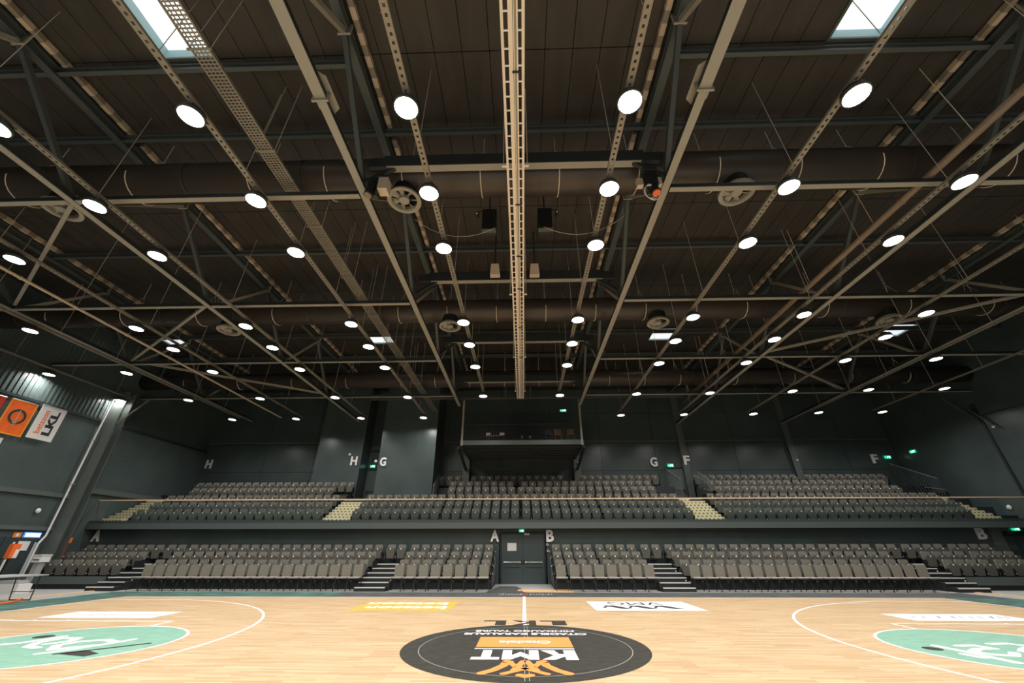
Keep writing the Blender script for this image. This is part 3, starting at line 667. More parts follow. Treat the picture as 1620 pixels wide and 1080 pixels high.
# loudspeakers in the roof
for x, y, z, nm in ((-0.86, 2.23, 10.0, 'small tan loudspeaker hanging left of the cable ladder'), (0.5, 2.26, 10.0, 'small tan loudspeaker hanging right of the cable ladder')):
    t = thing('tan_loudspeaker', nm, 'loudspeaker', (x, y, z), 'small roof loudspeakers')
    b = B().add([(-0.13, -0.02, 0.18), (0.13, -0.02, 0.18), (0.17, 0.1, -0.18), (-0.17, 0.1, -0.18), (-0.13, 0.25, 0.18), (0.13, 0.25, 0.18), (0.17, 0.3, -0.18), (-0.17, 0.3, -0.18)],
                [(3, 2, 1, 0), (4, 5, 6, 7), (0, 1, 5, 4), (1, 2, 6, 5), (2, 3, 7, 6), (3, 0, 4, 7)])
    obj('cabinet', b, M['strip_lit'], t)
    obj('bracket', B().box(-0.03, 0.03, 0.1, 0.14, 0.18, 1.76), M['steel_dark_and_shade'], t)
for x, nm in ((-0.85, 'left'), (0.72, 'right')):
    t = thing('hanging_loudspeaker', f'large black loudspeaker hanging in the roof {nm} of cable ladder', 'loudspeaker', (x, -0.2, 9.7), 'large black roof loudspeakers')
    obj('cabinet', B().box(-0.2, 0.2, -0.12, 0.16, -0.35, 0.4), M['black'], t)
    obj('bottom_bar', B().box(-0.2, 0.2, -0.14, 0.0, -0.39, -0.35), M['steel_mid'], t)
    sx = -1 if x < 0 else 1
    b = B().box(-0.02, 0.02, -0.02, 0.02, 0.4, 2.06); obj('pole', b, M['steel_dark_and_shade'], t)
    obj('side_spot', B().cyl((sx * 0.36, -0.1, 0.28), (sx * 0.36, 0.06, 0.28), 0.05, 10), M['black'], t)
    obj('spot_lens', B().cyl((sx * 0.36, -0.12, 0.26), (sx * 0.36, -0.1, 0.26), 0.02, 8), M['tag'], t)
    obj('mount_arm', B().box(min(0, sx * 0.36), max(0, sx * 0.36), -0.02, 0.02, 0.4, 0.43), M['steel_dark_and_shade'], t)
for sgn, nm in ((-1, 'left'), (1, 'right')):
    pts = [(sgn * (2.85 - 0.22 * i), -0.6, 8.82 + 0.65 * ((i - 6) / 6.0) ** 2) for i in range(11)]
    tag(obj('loose_cable', B().path(pts, 0.006, 5), M['rod']), f'thin drooping loose cable {nm} of the cable ladder', 'cable')
# projector heads at the two middle trusses
t = thing('stage_projector', 'stage projector with tan side panel beside left middle truss', 'projector', (-3.25, -2.1, 8.95))
obj('body', B().box(-0.02, 0.2, -0.12, 0.12, -0.12, 0.24), M['strip_lit'], t)
obj('top_plate', B().box(-0.05, 0.23, -0.15, 0.15, 0.24, 0.28), M['steel_dark_and_shade'], t)
obj('lens_barrel', B().cyl((-0.17, 0.0, 0.2), (-0.23, -0.03, -0.24), 0.11, 14), M['black'], t)
obj('lens_cap', B().cyl((-0.23, -0.03, -0.24), (-0.235, -0.033, -0.26), 0.085, 14), M['pipe'], t)
obj('yoke', B().box(-0.06, -0.03, -0.1, 0.1, -0.2, 0.28).bar((-0.04, 0, -0.2), (0.05, 0, -0.28), 0.03, 0.03), M['black'], t)
obj('clamp', B().box(-0.03, 0.05, -0.04, 0.04, 0.28, 0.36).box(-0.50, 0.05, -0.03, 0.03, 0.30, 0.35), M['steel_dark_and_shade'], t)
t = thing('stage_projector', 'stage projector with looped cables and orange plug beside right middle truss', 'projector', (3.05, -2.05, 8.9))
obj('body', B().box(-0.13, 0.13, -0.12, 0.12, -0.05, 0.38), M['black'], t)
obj('top_plate', B().box(-0.16, 0.16, -0.14, 0.14, 0.40, 0.46), M['steel_dark_and_shade'], t)
obj('lens_barrel', B().cyl((0.02, 0, -0.02), (0.06, -0.05, -0.28), 0.11, 14), M['black'], t)
obj('lens_cap', B().cyl((0.06, -0.05, -0.28), (0.062, -0.052, -0.295), 0.09, 14), M['orange'], t, label='small orange lamp end')
obj('side_panel', B().box(-0.32, -0.18, -0.06, 0.06, -0.02, 0.2).box(0.17, 0.25, -0.06, 0.06, 0.0, 0.22), M['strip_lit'], t)
b = B()
for k in range(3): b.path([(-0.1 + 0.03 * k + (0.22 + 0.03 * k) * math.cos(a * PI / 8) * 0.6, -0.1, -0.3 + (0.2 + 0.03 * k) * math.sin(a * PI / 8)) for a in range(3, 15)], 0.008, 5)
obj('cable_loop', b, M['tag'], t)
obj('clamp', B().box(-0.04, 0.04, -0.04, 0.04, 0.46, 0.5).box(-0.04, 0.36, -0.03, 0.03, 0.2, 0.25).box(-0.04, 0.04, -0.04, 0.04, 0.5, 1.05), M['steel_dark_and_shade'], t)

# ------------------------------------------------------------------ columns
for x, nm in ((10.72, 'beside the letters G and F'), (17.85, 'with a small white lamp')):
    t = thing('steel_column', f'steel column on the upper back wall {nm}', 'column', (x, YB - 0.25, 0)); zc = 3.9 if x < 11 else 4.8
    obj('shaft', B().box(-0.21, 0.21, -0.02, 0.0, zc, 11.4).box(-0.21, 0.21, 0.19, 0.21, zc, 11.4).box(-0.02, 0.02, 0, 0.19, zc, 11.4), M['column'], t)
for x, nm, z1_ in ((-3.68, 'left', 6.85), (3.55, 'right', 6.85)):
    t = thing('balcony_column', f'square column holding the high balcony at its {nm} end', 'column', (x, 17.9, 0))
    obj('shaft', B().box(-0.22, 0.22, -0.1, 0.3, 4.8, z1_), M['column'], t)
    obj('bracket', B().bar((0, -0.05, 6.0), (0, -3.6, 6.62), 0.12, 0.16), M['steel_dark_and_shade'], t)
t = thing('steel_column', 'large grey-green H column against the left wall beside balcony end', 'column', (-21.5, 11.2, 0))
obj('flange', B().box(-0.36, 0.36, -0.22, -0.19, 0, 9.0), M['column'], t)
obj('flange', B().box(-0.36, 0.36, 0.19, 0.22, 0, 9.0), M['column'], t)
obj('web', B().box(-0.03, 0.03, -0.19, 0.19, 0, 9.0), M['column'], t)
obj('diagonal_brace', B().bar((0.2, 0, 7.3), (1.1, 0.3, 8.75), 0.07, 0.07), M['galv'], t)
b = B().path([(-21.62, 10.75, 8.5), (-21.62, 10.75, 2.0), (-21.62, 10.6, 1.7), (-21.62, 10.6, 0.05)], 0.04, 8)
t = thing('drain_pipe', 'white drain pipe running down beside the large left column', 'pipe'); obj('tube', b, M['white'], t)
for z in (4.2, 6.3): obj('pipe_clip', B().box(-21.7, -21.5, 10.72, 10.8, z, z + 0.04), M['galv'], t)
t = thing('steel_column', 'steel post on right wall carrying small white wall lamps', 'column', (24.5, 12.6, 0))
obj('brace', B().bar((0, 0.1, 7.4), (-0.9, 0.5, 8.9), 0.09, 0.09).bar((-0.05, -0.5, 7.0), (-0.1, 0.2, 8.2), 0.08, 0.08), M['steel_mid'], t)
obj('wall_lamp', B().cyl((-0.1, -0.5, 7.05), (-0.2, -0.5, 7.0), 0.05, 8), M['tag'], t)

# ------------------------------------------------------------------ lower stand
RY = {'R2': (11.05, 0.27, 1.06), 'R3': (11.92, 0.57, 1.37), 'R4': (12.80, 0.87, 1.68)}
# seat prototype: origin at floor under the back, front faces -y
def rounded(x0, x1, z0_, z1_, r, n=3):
    pts = []
    for cx_, cz_, a0 in ((x1 - r, z1_ - r, 0), (x0 + r, z1_ - r, 90), (x0 + r, z0_ + r, 180), (x1 - r, z0_ + r, 270)):
        for i in range(n + 1):
            a = math.radians(a0 + 90 * i / n); pts.append((cx_ + r * math.cos(a), cz_ + r * math.sin(a)))
    return pts
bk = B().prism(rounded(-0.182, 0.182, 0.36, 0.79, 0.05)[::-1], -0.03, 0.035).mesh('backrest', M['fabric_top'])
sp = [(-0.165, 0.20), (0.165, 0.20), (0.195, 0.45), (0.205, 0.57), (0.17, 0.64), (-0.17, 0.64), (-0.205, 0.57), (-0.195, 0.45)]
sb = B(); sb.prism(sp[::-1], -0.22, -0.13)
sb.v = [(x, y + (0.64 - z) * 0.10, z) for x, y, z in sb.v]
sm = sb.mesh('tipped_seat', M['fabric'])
dm = B().cyl((0, -0.226, 0.60), (0, -0.217, 0.60), 0.03, 8).mesh('number_disc', M['tag'])
fm = B().box(-0.248, -0.228, -0.20, 0.0, 0.16, 0.46).box(0.228, 0.248, -0.20, 0.0, 0.16, 0.46).box(-0.25, 0.25, -0.06, -0.02, 0.16, 0.22).box(-0.03, 0.03, -0.06, -0.02, 0.0, 0.2).mesh('support_frame', M['seat_frame'])
bmsh = B().cyl((-0.238, -0.206, 0.27), (-0.238, -0.20, 0.27), 0.012, 6).cyl((0.238, -0.206, 0.27), (0.238, -0.20, 0.27), 0.012, 6).mesh('bolt', M['tag'])  # frame bolts coloured white to paint in their highlight
def seat(x, y, z, label, group):
    t = thing('tip_up_seat', label, 'seat', (x, y, z), group)
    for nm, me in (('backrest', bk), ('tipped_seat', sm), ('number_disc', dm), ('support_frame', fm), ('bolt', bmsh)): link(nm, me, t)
def run(a, n, st=0.5): return [a + st * i for i in range(n)]
Rx_right = run(1.54, 4) + run(3.61, 4); Rx_aisle = [5.76, 6.28]; Rx_r2 = run(6.90, 5) + run(9.48, 5) + run(12.05, 4) + run(14.12, 5); Rx_a2 = [16.78, 17.29]; Rx_r3 = run(17.95, 4) + run(20.1, 4)
Lx_left = run(-1.65, 4, -0.5) + run(-3.72, 4, -0.5); Lx_aisle = [-5.86, -6.37]; Lx_l2 = run(-7.0, 5, -0.5) + run(-9.54, 5, -0.5) + run(-12.09, 4, -0.5) + run(-14.14, 5, -0.5); Lx_a2 = [-16.73, -17.24]; Lx_l3 = run(-17.83, 4, -0.5) + run(-19.85, 4, -0.5)
rn = {'R2': 'lowest tip-up', 'R3': 'middle tip-up', 'R4': 'top'}
for rk, (yb, zf, zt_) in RY.items():
    for side, parts in (('right', (Rx_right, Rx_aisle, Rx_r2, Rx_a2, Rx_r3)), ('left', (Lx_left, Lx_aisle, Lx_l2, Lx_a2, Lx_l3))):
        xs_ = []
        for i, p in enumerate(parts):
            if i in (1, 3) and rk != 'R4': continue
            xs_ += p
        for i, x in enumerate(xs_):
            seat(x, yb, zf, f'grey-brown tip-up seat, lower stand {rn[rk]} row, {ORD[i]} {side} of centre doors', f'tip-up seats in the {rn[rk]} row of the lower stand')
# deck platforms
for side, x0, x1 in (('left', XL + 0.05, -1.36), ('right', 1.26, XR - 0.02)):
    t = thing('tiered_stand', f'black tiered platform of the lower stand {side} of the centre doors', 'stand', (0, 0, 0))
    xe = sorted((x0, x1))
    for (ya, yb_, zf) in ((10.45, 11.28, 0.27), (11.28, 12.15, 0.57), (12.15, 13.12, 0.87)):
        obj('tier', B().box(-21.1 if side == 'left' and ya < 12 else xe[0], xe[1], ya, yb_, 0.0, zf), M['deck'], t)
    xs_ = -1.36 if side == 'left' else 1.26; sg = 1 if side == 'left' else -1
    b = B()
    for k in range(6): b.bar((xs_ + sg * 0.03, 10.5 + 0.4 * k, 0.1), (xs_ + sg * 0.03, 10.9 + 0.4 * k, 0.5 + 0.15 * k), 0.03, 0.03)
    b.bar((xs_ + sg * 0.05, 10.0, 0.05), (xs_ + sg * 0.05, 13.0, 1.75), 0.03, 0.04).bar((xs_ + sg * 0.05, 10.0, 0.05), (xs_ + sg * 0.05, 10.0, 0.5), 0.03, 0.03)
    obj('side_lattice', b, M['black'], t)
    b = B()
    for k in range(5): b.cyl((xs_ + sg * 0.06, 10.4 + 0.5 * k, 0.55 + 0.27 * k), (xs_ + sg * 0.075, 10.4 + 0.5 * k, 0.55 + 0.27 * k), 0.016, 6)
    obj('bolt', b, M['tag'], t)
    xo = (XL + 0.05, -17.6) if side == 'left' else (17.7, XR - 0.02)
    obj('kerb_panel', B().box(xo[0], xo[1], 10.28, 10.32, 0.18, 0.46), M['fascia'], t, label='teal-grey kerb panel below the outer seats')
    obj('plinth', B().box(xo[0], xo[1], 10.36, 10.45, 0.0, 0.27), M['black'], t)
# stairs between seat blocks
for x0, x1, nm in ((-6.68, -5.45, 'left of centre doors, between seat blocks'), (5.36, 6.62, 'right of centre doors, between seat blocks'), (-17.5, -16.35, 'near the left wall'), (16.45, 17.65, 'near the right wall')):
    t = thing('lower_stair', f'black stair with pale nosings {nm}', 'stair', (0, 0, 0), 'stairs in the lower stand')
    for i in range(6):
        yf = [9.48, 9.9, 10.28, 10.75, 11.3, 11.85][i]; z = 0.145 * (i + 1)
        s_ = obj('step', B().box(x0, x1, yf, 12.1, 0.145 * i, z), M['black'], t)
        obj('nosing', B().box(x0 + 0.01, x1 - 0.01, yf - 0.012, yf + 0.05, z - 0.03, z + 0.006), M['nosing'], s_)
    for i, zz in ((2, 0.33), (4, 0.62)):
        obj('step_light', B().cyl((x1 - 0.06, [0, 0, 10.27, 0, 11.29][i], zz), (x1 - 0.06, [0, 0, 10.26, 0, 11.28][i], zz), 0.025, 8), M['tag'], t)
    obj('side_frame', B().box(x0 - 0.03, x0, 11.3, 12.1, 0.0, 1.0).bar((x0 + 0.02, 11.95, 0.87), (x0 + 0.02, 11.95, 1.08), 0.02, 0.02).bar((x0 + 0.02, 11.95, 1.08), (x1 - 0.3, 11.95, 1.08), 0.02, 0.02).bar((x1 - 0.3, 11.95, 1.08), (x1 - 0.3, 11.95, 0.87), 0.02, 0.02), M['black'], t)
# front row chairs
cbk = B().prism(rounded(-0.19, 0.19, 0.47, 0.905, 0.04)[::-1], -0.02, 0.03).mesh('backrest', M['fabric_chair'])
cst = B().slab([(-0.21, -0.44), (-0.1, -0.47), (0.1, -0.47), (0.21, -0.44), (0.21, 0.0), (-0.21, 0.0)], 0.435, 0.475).mesh('seat', M['fabric_chair'])
crm = B().slab([(-0.235, -0.43), (-0.18, -0.462), (-0.09, -0.485), (0.09, -0.485), (0.18, -0.462), (0.235, -0.43), (0.235, -0.38), (-0.235, -0.38)], 0.478, 0.492).mesh('seat_rim', M['rim'])
def leg_me(sx):
    b = B().path([(sx * 0.225, -0.36, 0.45), (sx * 0.235, -0.44, 0.0)], 0.011, 6).path([(sx * 0.225, -0.20, 0.46), (sx * 0.235, 0.06, 0.0)], 0.011, 6).path([(sx * 0.23, -0.4, 0.2), (sx * 0.232, -0.05, 0.2)], 0.008, 5)
    return b.mesh('side_legs', M['seat_frame'])
lgl, lgr = leg_me(-1), leg_me(1)
cund = B().box(-0.2, 0.2, -0.02, 0.0, 0.12, 0.44).mesh('modesty_panel', M['black'])
F_right = [1.50] + run(2.05, 7, 0.5); F_right2 = run(6.86, 19, 0.4967); F_left = run(-1.62, 8, -0.495); F_left2 = run(-6.78, 19, -0.4894)
for side, ps in (('left', F_left + F_left2), ('right', F_right + F_right2)):
    for i, x in enumerate(ps):
        t = thing('padded_chair', f'grey-brown padded chair with black legs, front row, {ORD[i]} {side} of centre doors', 'chair', (x, 9.93, 0), 'padded chairs in the front row')
        for nm, me in (('backrest', cbk), ('seat', cst), ('seat_rim', crm), ('side_legs', lgl), ('side_legs', lgr), ('modesty_panel', cund)): link(nm, me, t)

# ------------------------------------------------------------------ centre doors, sign, letters
d = struct('door_1', B().box(-1.14, -1.08, YL - 0.05, YL + 0.12, 0, 2.2).box(1.0, 1.06, YL - 0.05, YL + 0.12, 0, 2.2).box(-1.08, 1.0, YL - 0.05, YL + 0.12, 2.12, 2.2), M['black'])
for s, (x0, x1) in ((-1, (-1.075, -0.045)), (1, (-0.035, 0.995))):
    lf = obj('door_leaf', B().box(x0, x1, YL - 0.01, YL + 0.05, 0.01, 2.115), M['door'], d)
    y = YL - 0.01
    obj('push_bar', B().cyl((x0 + 0.12, y - 0.08, 0.90), (x1 - 0.12, y - 0.08, 0.90), 0.016, 8).box(x0 + 0.1, x0 + 0.15, y - 0.09, y, 0.86, 0.94).box(x1 - 0.15, x1 - 0.1, y - 0.09, y, 0.86, 0.94), M['metal'], lf)
    hx_ = x1 - 0.06 if s < 0 else x0 + 0.06
    obj('lock_case', B().box(hx_ - 0.035, hx_ + 0.035, y - 0.06, y, 0.84, 0.99), M['black'], lf)
    obj('kick_recess', B().box(x0 + 0.1, x1 - 0.1, y - 0.012, y, 0.66, 0.70), M['black'], lf)
tag(obj('paper_notice', B().box(-0.79, -0.35, YL - 0.02, YL - 0.012, 1.38, 1.72), M['white_card']), 'white paper notice taped on the left door leaf', 'notice')
tag(obj('door_closer', B().box(0.04, 0.30, YL - 0.09, YL - 0.03, 2.06, 2.15), M['strip_lit']), 'small beige door closer box at top of centre doors', 'door closer')
def exit_sign(x, y, z, w_, h_, label, rot=0):
    t = thing('exit_sign', label, 'exit sign', (x, y, z), 'green exit signs', rot)
    obj('sign_box', B().box(-w_ / 2, w_ / 2, 0, 0.05, -h_ / 2, h_ / 2), M['exit'], t)
    b = B().box(-w_ * 0.12, w_ * 0.02, -0.006, 0, -h_ * 0.3, h_ * 0.15).cyl((-w_ * 0.03, -0.006, h_ * 0.28), (-w_ * 0.03, 0, h_ * 0.28), h_ * 0.1, 8)
    b.bar((-w_ * 0.10, -0.003, -h_ * 0.1), (-w_ * 0.22, -0.003, -h_ * 0.35), 0.006, h_ * 0.12, up=(0, 0, 1)).box(w_ * 0.12, w_ * 0.38, -0.006, 0, -h_ * 0.35, h_ * 0.35).box(-w_ * 0.42, -w_ * 0.26, -0.006, 0, -h_ * 0.08, h_ * 0.08)
    obj('pictogram', b, M['exit_w'], t)
exit_sign(-0.09, YL - 0.08, 2.26, 0.25, 0.13, 'lit green exit sign above the centre doors')
exit_sign(-10.05, YB - 0.12, 6.35, 0.34, 0.18, 'lit green exit sign in recess between letters H and G')
exit_sign(9.75, YB - 0.12, 6.30, 0.40, 0.20, 'lit green exit sign above door between letters G and F')
exit_sign(23.95, YB - 0.12, 6.75, 0.4, 0.18, 'lit green exit sign right of the far right letter F')
exit_sign(2.6, 15.4, 9.15, 0.4, 0.14, 'tiny lit green exit sign high above the technical balcony')
exit_sign(23.75, YL - 0.08, 2.29, 0.38, 0.13, 'lit green exit sign above dark door opening at lower right')
exit_sign(XR - 0.06, 17.2, 6.85, 0.4, 0.18, 'lit green exit sign on the right wall near its far corner', rot=-PI / 2)
def letter(ch, x, y, z, h, label, wd=None, right=(1, 0, 0), ym=0.06):
    o = text_obj('wall_letter', ch, M['letter'], (x, y, z), right, (0, 0, 1), wd or h * 0.75, h, ym, 0.035)
    return tag(o, label, 'letter', 'white section letters on the walls')
letter('A', -1.62, YL - 0.08, 1.78, 0.52, 'big white letter A left of the centre doors', 0.42)
letter('B', 1.12, YL - 0.08, 1.77, 0.53, 'big white letter B right of the centre doors', 0.37)
letter('A', -21.82, YL - 0.02, 1.80, 0.53, 'big white letter A at left end of lower wall', 0.42)
letter('B', 21.82, YL - 0.02, 1.85, 0.52, 'big white letter B at right end of lower wall', 0.42)
letter('H', -21.5, YB - 0.1, 6.27, 0.56, 'white letter H near the left corner of back wall', 0.42)
letter('H', -11.02, 17.08, 6.17, 0.56, 'white letter H on the edge of left wall block', 0.42)
letter('G', -8.72, 15.98, 5.92, 0.52, 'white letter G on the middle wall block', 0.38)
letter('G', 8.45, YB - 0.1, 6.22, 0.6, 'white letter G left of the upper right door', 0.46)
letter('F', 10.58, YB - 0.3, 6.3, 0.58, 'white letter F on column right of upper door', 0.40)
letter('F', 22.85, YB - 0.1, 6.35, 0.58, 'white letter F near the right wall edge', 0.42)
for (x, y, z, nm) in ((1.04, YL - 0.05, 1.65, 'upper'), (1.06, YL - 0.05, 1.38, 'lower')):
    t = thing('alarm_button', f'{nm} small red and white alarm disc beside letter B at centre doors', 'alarm button', (x + 0.12, y, z), 'alarm discs beside the doors')
    obj('body', B().cyl((0, 0, 0), (0, -0.05, 0), 0.055, 12), M['white'], t); obj('red_ring', B().cyl((0, -0.05, 0), (0, -0.06, 0), 0.03, 10), M['red'], t)
# side opening on the right
d2 = struct('door_2', B().box(23.0, 24.5, YL + 0.18, YL + 0.22, 0, 2.2), M['black'])
for x0 in (23.04, 23.76):
    lf = obj('door_leaf', B().box(x0, x0 + 0.68, YL + 0.12, YL + 0.17, 0.01, 2.0), M['door'], d2)
    obj('window_slot', B().box(x0 + 0.15, x0 + 0.5, YL + 0.105, YL + 0.12, 1.4, 1.62), M['steel_mid'], lf)
tag(obj('door_closer', B().box(23.3, 23.55, YL - 0.05, YL, 2.1, 2.15), M['steel_mid']), 'small grey door closer at top of lower right opening', 'door closer')

# ------------------------------------------------------------------ upper stand (balcony)
struct('balcony_slab', B().box(XL, XR, 12.6, 13.4, 2.34, 2.42).box(XL, XR, 12.6, YB, 2.34, 2.45), M['wall_dark'])
t = thing('steel_fascia', 'grey-green steel fascia running along the balcony front', 'fascia')
obj('fascia_plate', B().box(-21.8, XR - 0.02, 12.55, 12.6, 2.34, 2.60), M['fascia'], t)
obj('glass_clamp', B().box(-21.8, XR - 0.02, 12.58, 12.66, 2.60, 2.72), M['door'], t)
obj('clamp_edge', B().box(-21.8, XR - 0.02, 12.575, 12.585, 2.595, 2.615).box(-21.8, XR - 0.02, 12.6, 12.64, 2.72, 2.728), M['steel_mid'], t)
t = thing('balustrade', 'glass balustrade topped by pale wooden handrail along the balcony', 'balustrade')
x = -21.2; k = 0
gm = B().box(0.01, 1.47, 12.612, 12.626, 2.72, 3.66).mesh('glass_pane', M['glass'])
while x + 1.48 < XR: link('glass_pane', gm, t, (x, 0, 0)); x += 1.48
obj('handrail', B().box(-21.8, XR - 0.02, 12.59, 12.65, 3.66, 3.71), M['rail'], t)
UY = [13.16, 14.05, 14.97, 15.90, 16.83, 17.75]
UZ = [2.50, 2.92, 3.38, 3.88, 4.33, 4.80]
up = thing('upper_stand', 'dark tiered platform carrying the upper balcony seat rows', 'stand')
for k in range(6):
    ya, yb_ = UY[k] - 0.62, UY[k] + 0.31
    if k == 5: yb_ = YB - 0.05
    if k == 0: ya = 12.67
    if k < 3: segs = [(XL + 0.02, XR - 0.02)]
    elif k == 5: segs = [(-5.35, 9.25), (11.0, XR - 0.05)]
    else: segs = [(XL + 0.02, -10.45), (-5.35, 9.25), (10.85, XR - 0.05)]
    if k == 4: yb_ = 17.08
    b = B()
    for a, c in segs: b.box(a, c, ya, yb_, 2.45, UZ[k])
    obj('tier', b, M['deck'], up)
obj('tier', B().box(XL + 0.02, -13.4, 17.1, YB - 0.05, 2.45, 4.4), M['deck'], up)
obj('tier', B().box(-5.35, 9.25, 17.08, 17.13, 2.45, 4.33).box(10.85, XR - 0.05, 17.08, 17.13, 2.45, 4.33), M['deck'], up)
obj('corridor_floor', B().box(-10.35, -8.9, 15.2, YB - 0.05, 2.45, 3.9).box(9.3, 10.8, 15.2, YB - 0.05, 2.45, 3.9), M['deck'], up)
U1 = {'left': run(-10.48, 20, -0.495), 'centre left': run(-0.41, 8, -0.5) + run(-4.48, 9, -0.5), 'centre right': run(0.17, 8, 0.502) + run(4.25, 9, 0.501), 'right': run(10.27, 24, 0.499)}
U1n = {'left': ('left of left stairs', 'from those stairs'), 'centre left': ('between stairs', 'left of centre'), 'centre right': ('between stairs', 'right of centre'), 'right': ('right of right stairs', 'from those stairs')}
for key, xl in U1.items():
    for i, x in enumerate(xl):
        a, c = U1n[key]
        seat(x, UY[0], UZ[0], f'tip-up seat, balcony front row {a}, {ORD[i]} {c}', 'tip-up seats in the balcony front row')
# the far rows together, past the limit of single seats
far_rows = {1: run(-10.5, 20, -0.497) + run(-4.51, 9, -0.5) + run(-0.41, 8, -0.505) + run(0.17, 8, 0.504) + run(4.27, 9, 0.503) + run(10.30, 25, 0.5),
            2: run(-10.59, 20, -0.5) + run(-4.54, 9, -0.503) + run(-0.43, 8, -0.508) + run(0.14, 8, 0.508) + run(4.28, 9, 0.505) + run(10.38, 25, 0.5),
            3: run(-11.41, 18, -0.48) + run(-4.19, 8, 0.505) + run(-0.1, 16, 0.506) + run(11.36, 21, 0.5),
            4: run(-10.62, 20, -0.5) + run(-4.27, 8, 0.5) + run(0.1, 16, 0.497) + run(11.37, 10, 0.505) + run(16.49, 11, 0.5),
            5: [-5.18, -4.68, -4.15] + run(-3.1, 12, 0.5) + run(3.91, 10, 0.494) + run(10.98, 13, 0.5) + run(17.92, 10, 0.5)}
fb = B()
def addmesh(b, me, off, mi):
    n = len(b.v); b.v += [(v.co.x + off[0], v.co.y + off[1], v.co.z + off[2]) for v in me.vertices]
    for p in me.polygons: b.f.append([n + i for i in p.vertices]); b.mi.append(mi)
for k, xl in far_rows.items():
    for x in xl:
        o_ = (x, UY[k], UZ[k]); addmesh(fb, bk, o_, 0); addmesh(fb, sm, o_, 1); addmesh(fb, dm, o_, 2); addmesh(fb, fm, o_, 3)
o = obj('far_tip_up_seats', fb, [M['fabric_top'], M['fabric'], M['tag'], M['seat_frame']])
tag(o, 'grey-brown tip-up seats filling the balcony rows behind its front row', 'seat', kind='stuff')
# yellow stairs on the balcony
for x0, x1, nm in ((-10.2, -8.76, 'left of the middle wall block'), (8.54, 10.0, 'below upper door between letters G and F'), (-21.7, -20.65, 'at left end of balcony'), (22.14, 23.37, 'at right end of balcony')):
    t = thing('upper_stair', f'pale yellow balcony stair with dark tread slots {nm}', 'stair', (0, 0, 0), 'yellow stairs on the balcony')
    for i in range(9):
        z = 2.56 + 0.153 * (i + 1); yf = 12.78 + 0.305 * i
        if z > 3.95: break
        s_ = obj('step', B().box(x0, x1, yf, yf + 0.32, z - 0.20, z), M['yellow'], t)
        b = B(); n = max(6, int((x1 - x0) / 0.19)); st = (x1 - x0) / n
        for q in range(n): b.box(x0 + st * (q + 0.28), x0 + st * (q + 0.72), yf - 0.004, yf + 0.0, z - 0.125, z - 0.075)
        obj('tread_slot', b, M['slot'], s_)
# brown steps beside the openings
for x0, x1, nm in ((-11.25, -10.45, 'beside left wall block'), (-5.3, -4.5, 'beside middle wall block'), (10.85, 11.1, 'beside upper door'), (7.9, 9.2, 'left of upper door')):
    t = thing('brown_step', f'dark brown timber steps among upper seats {nm}', 'step')
    for i in range(3):
        obj('tread', B().box(x0, x1, 15.45 + 0.28 * i, 15.75 + 0.28 * i, 3.6, 3.96 + 0.14 * i), M['brown'], t)
# doors in recesses
for i, (x0, x1, yy, nm) in enumerate(((-10.3, -9.0, YB - 0.06, 3), (9.42, 10.45, YB - 0.06, 4))):
    dd = struct(f'door_{nm}', B().box(x0 - 0.05, x1 + 0.05, yy - 0.06, yy, 6.06, 6.18), M['black'])
    obj('door_leaf', B().box(x0, x1, yy - 0.04, yy, 3.9, 6.06), M['door_up'], dd)
    obj('push_bar', B().cyl((x0 + 0.1, yy - 0.12, 4.75), (x1 - 0.1, yy - 0.12, 4.75), 0.02, 6).box(x0 + 0.08, x0 + 0.12, yy - 0.13, yy - 0.04, 4.55, 4.8).box(x1 - 0.12, x1 - 0.08, yy - 0.13, yy - 0.04, 4.55, 4.8), M['black'], dd)
struct('trim_2', B().box(-10.4, -8.85, YB - 0.09, YB - 0.04, 7.28, 7.40), M['black'])
# vomitory railings
def railing(x, y0_, y1_, za, zb, zfl, label):
    t = thing('stair_railing', label, 'railing', (x, 0, 0), 'barred railings at upper openings')
    obj('handrail', B().bar((0, y0_, za), (0, y1_, zb), 0.04, 0.04), M['metal'], t)
    obj('lower_handrail', B().bar((-0.05, y0_ - 0.2, za - 0.62), (-0.05, y0_ + 0.9, za - 0.35), 0.03, 0.03), M['metal'], t)
    n = 16
    for i in range(n + 1):
        u = i / n; y = y0_ + (y1_ - y0_) * u
        obj('bar', B().box(-0.01, 0.01, y - 0.01, y + 0.01, zfl, za + (zb - za) * u), M['door_up'], t)
railing(9.3, 16.0, 18.2, 5.1, 6.05, 3.9, 'barred railing at left side of upper door by letter G')
railing(10.95, 15.9, 18.0, 5.0, 6.05, 3.9, 'barred railing at right side of upper door under letter F')
railing(-5.3, 15.9, 17.6, 4.75, 5.75, 3.9, 'barred railing at right edge of middle wall block')
railing(23.7, 15.6, 18.2, 5.0, 6.3, 3.9, 'barred railing under the far right letter F')
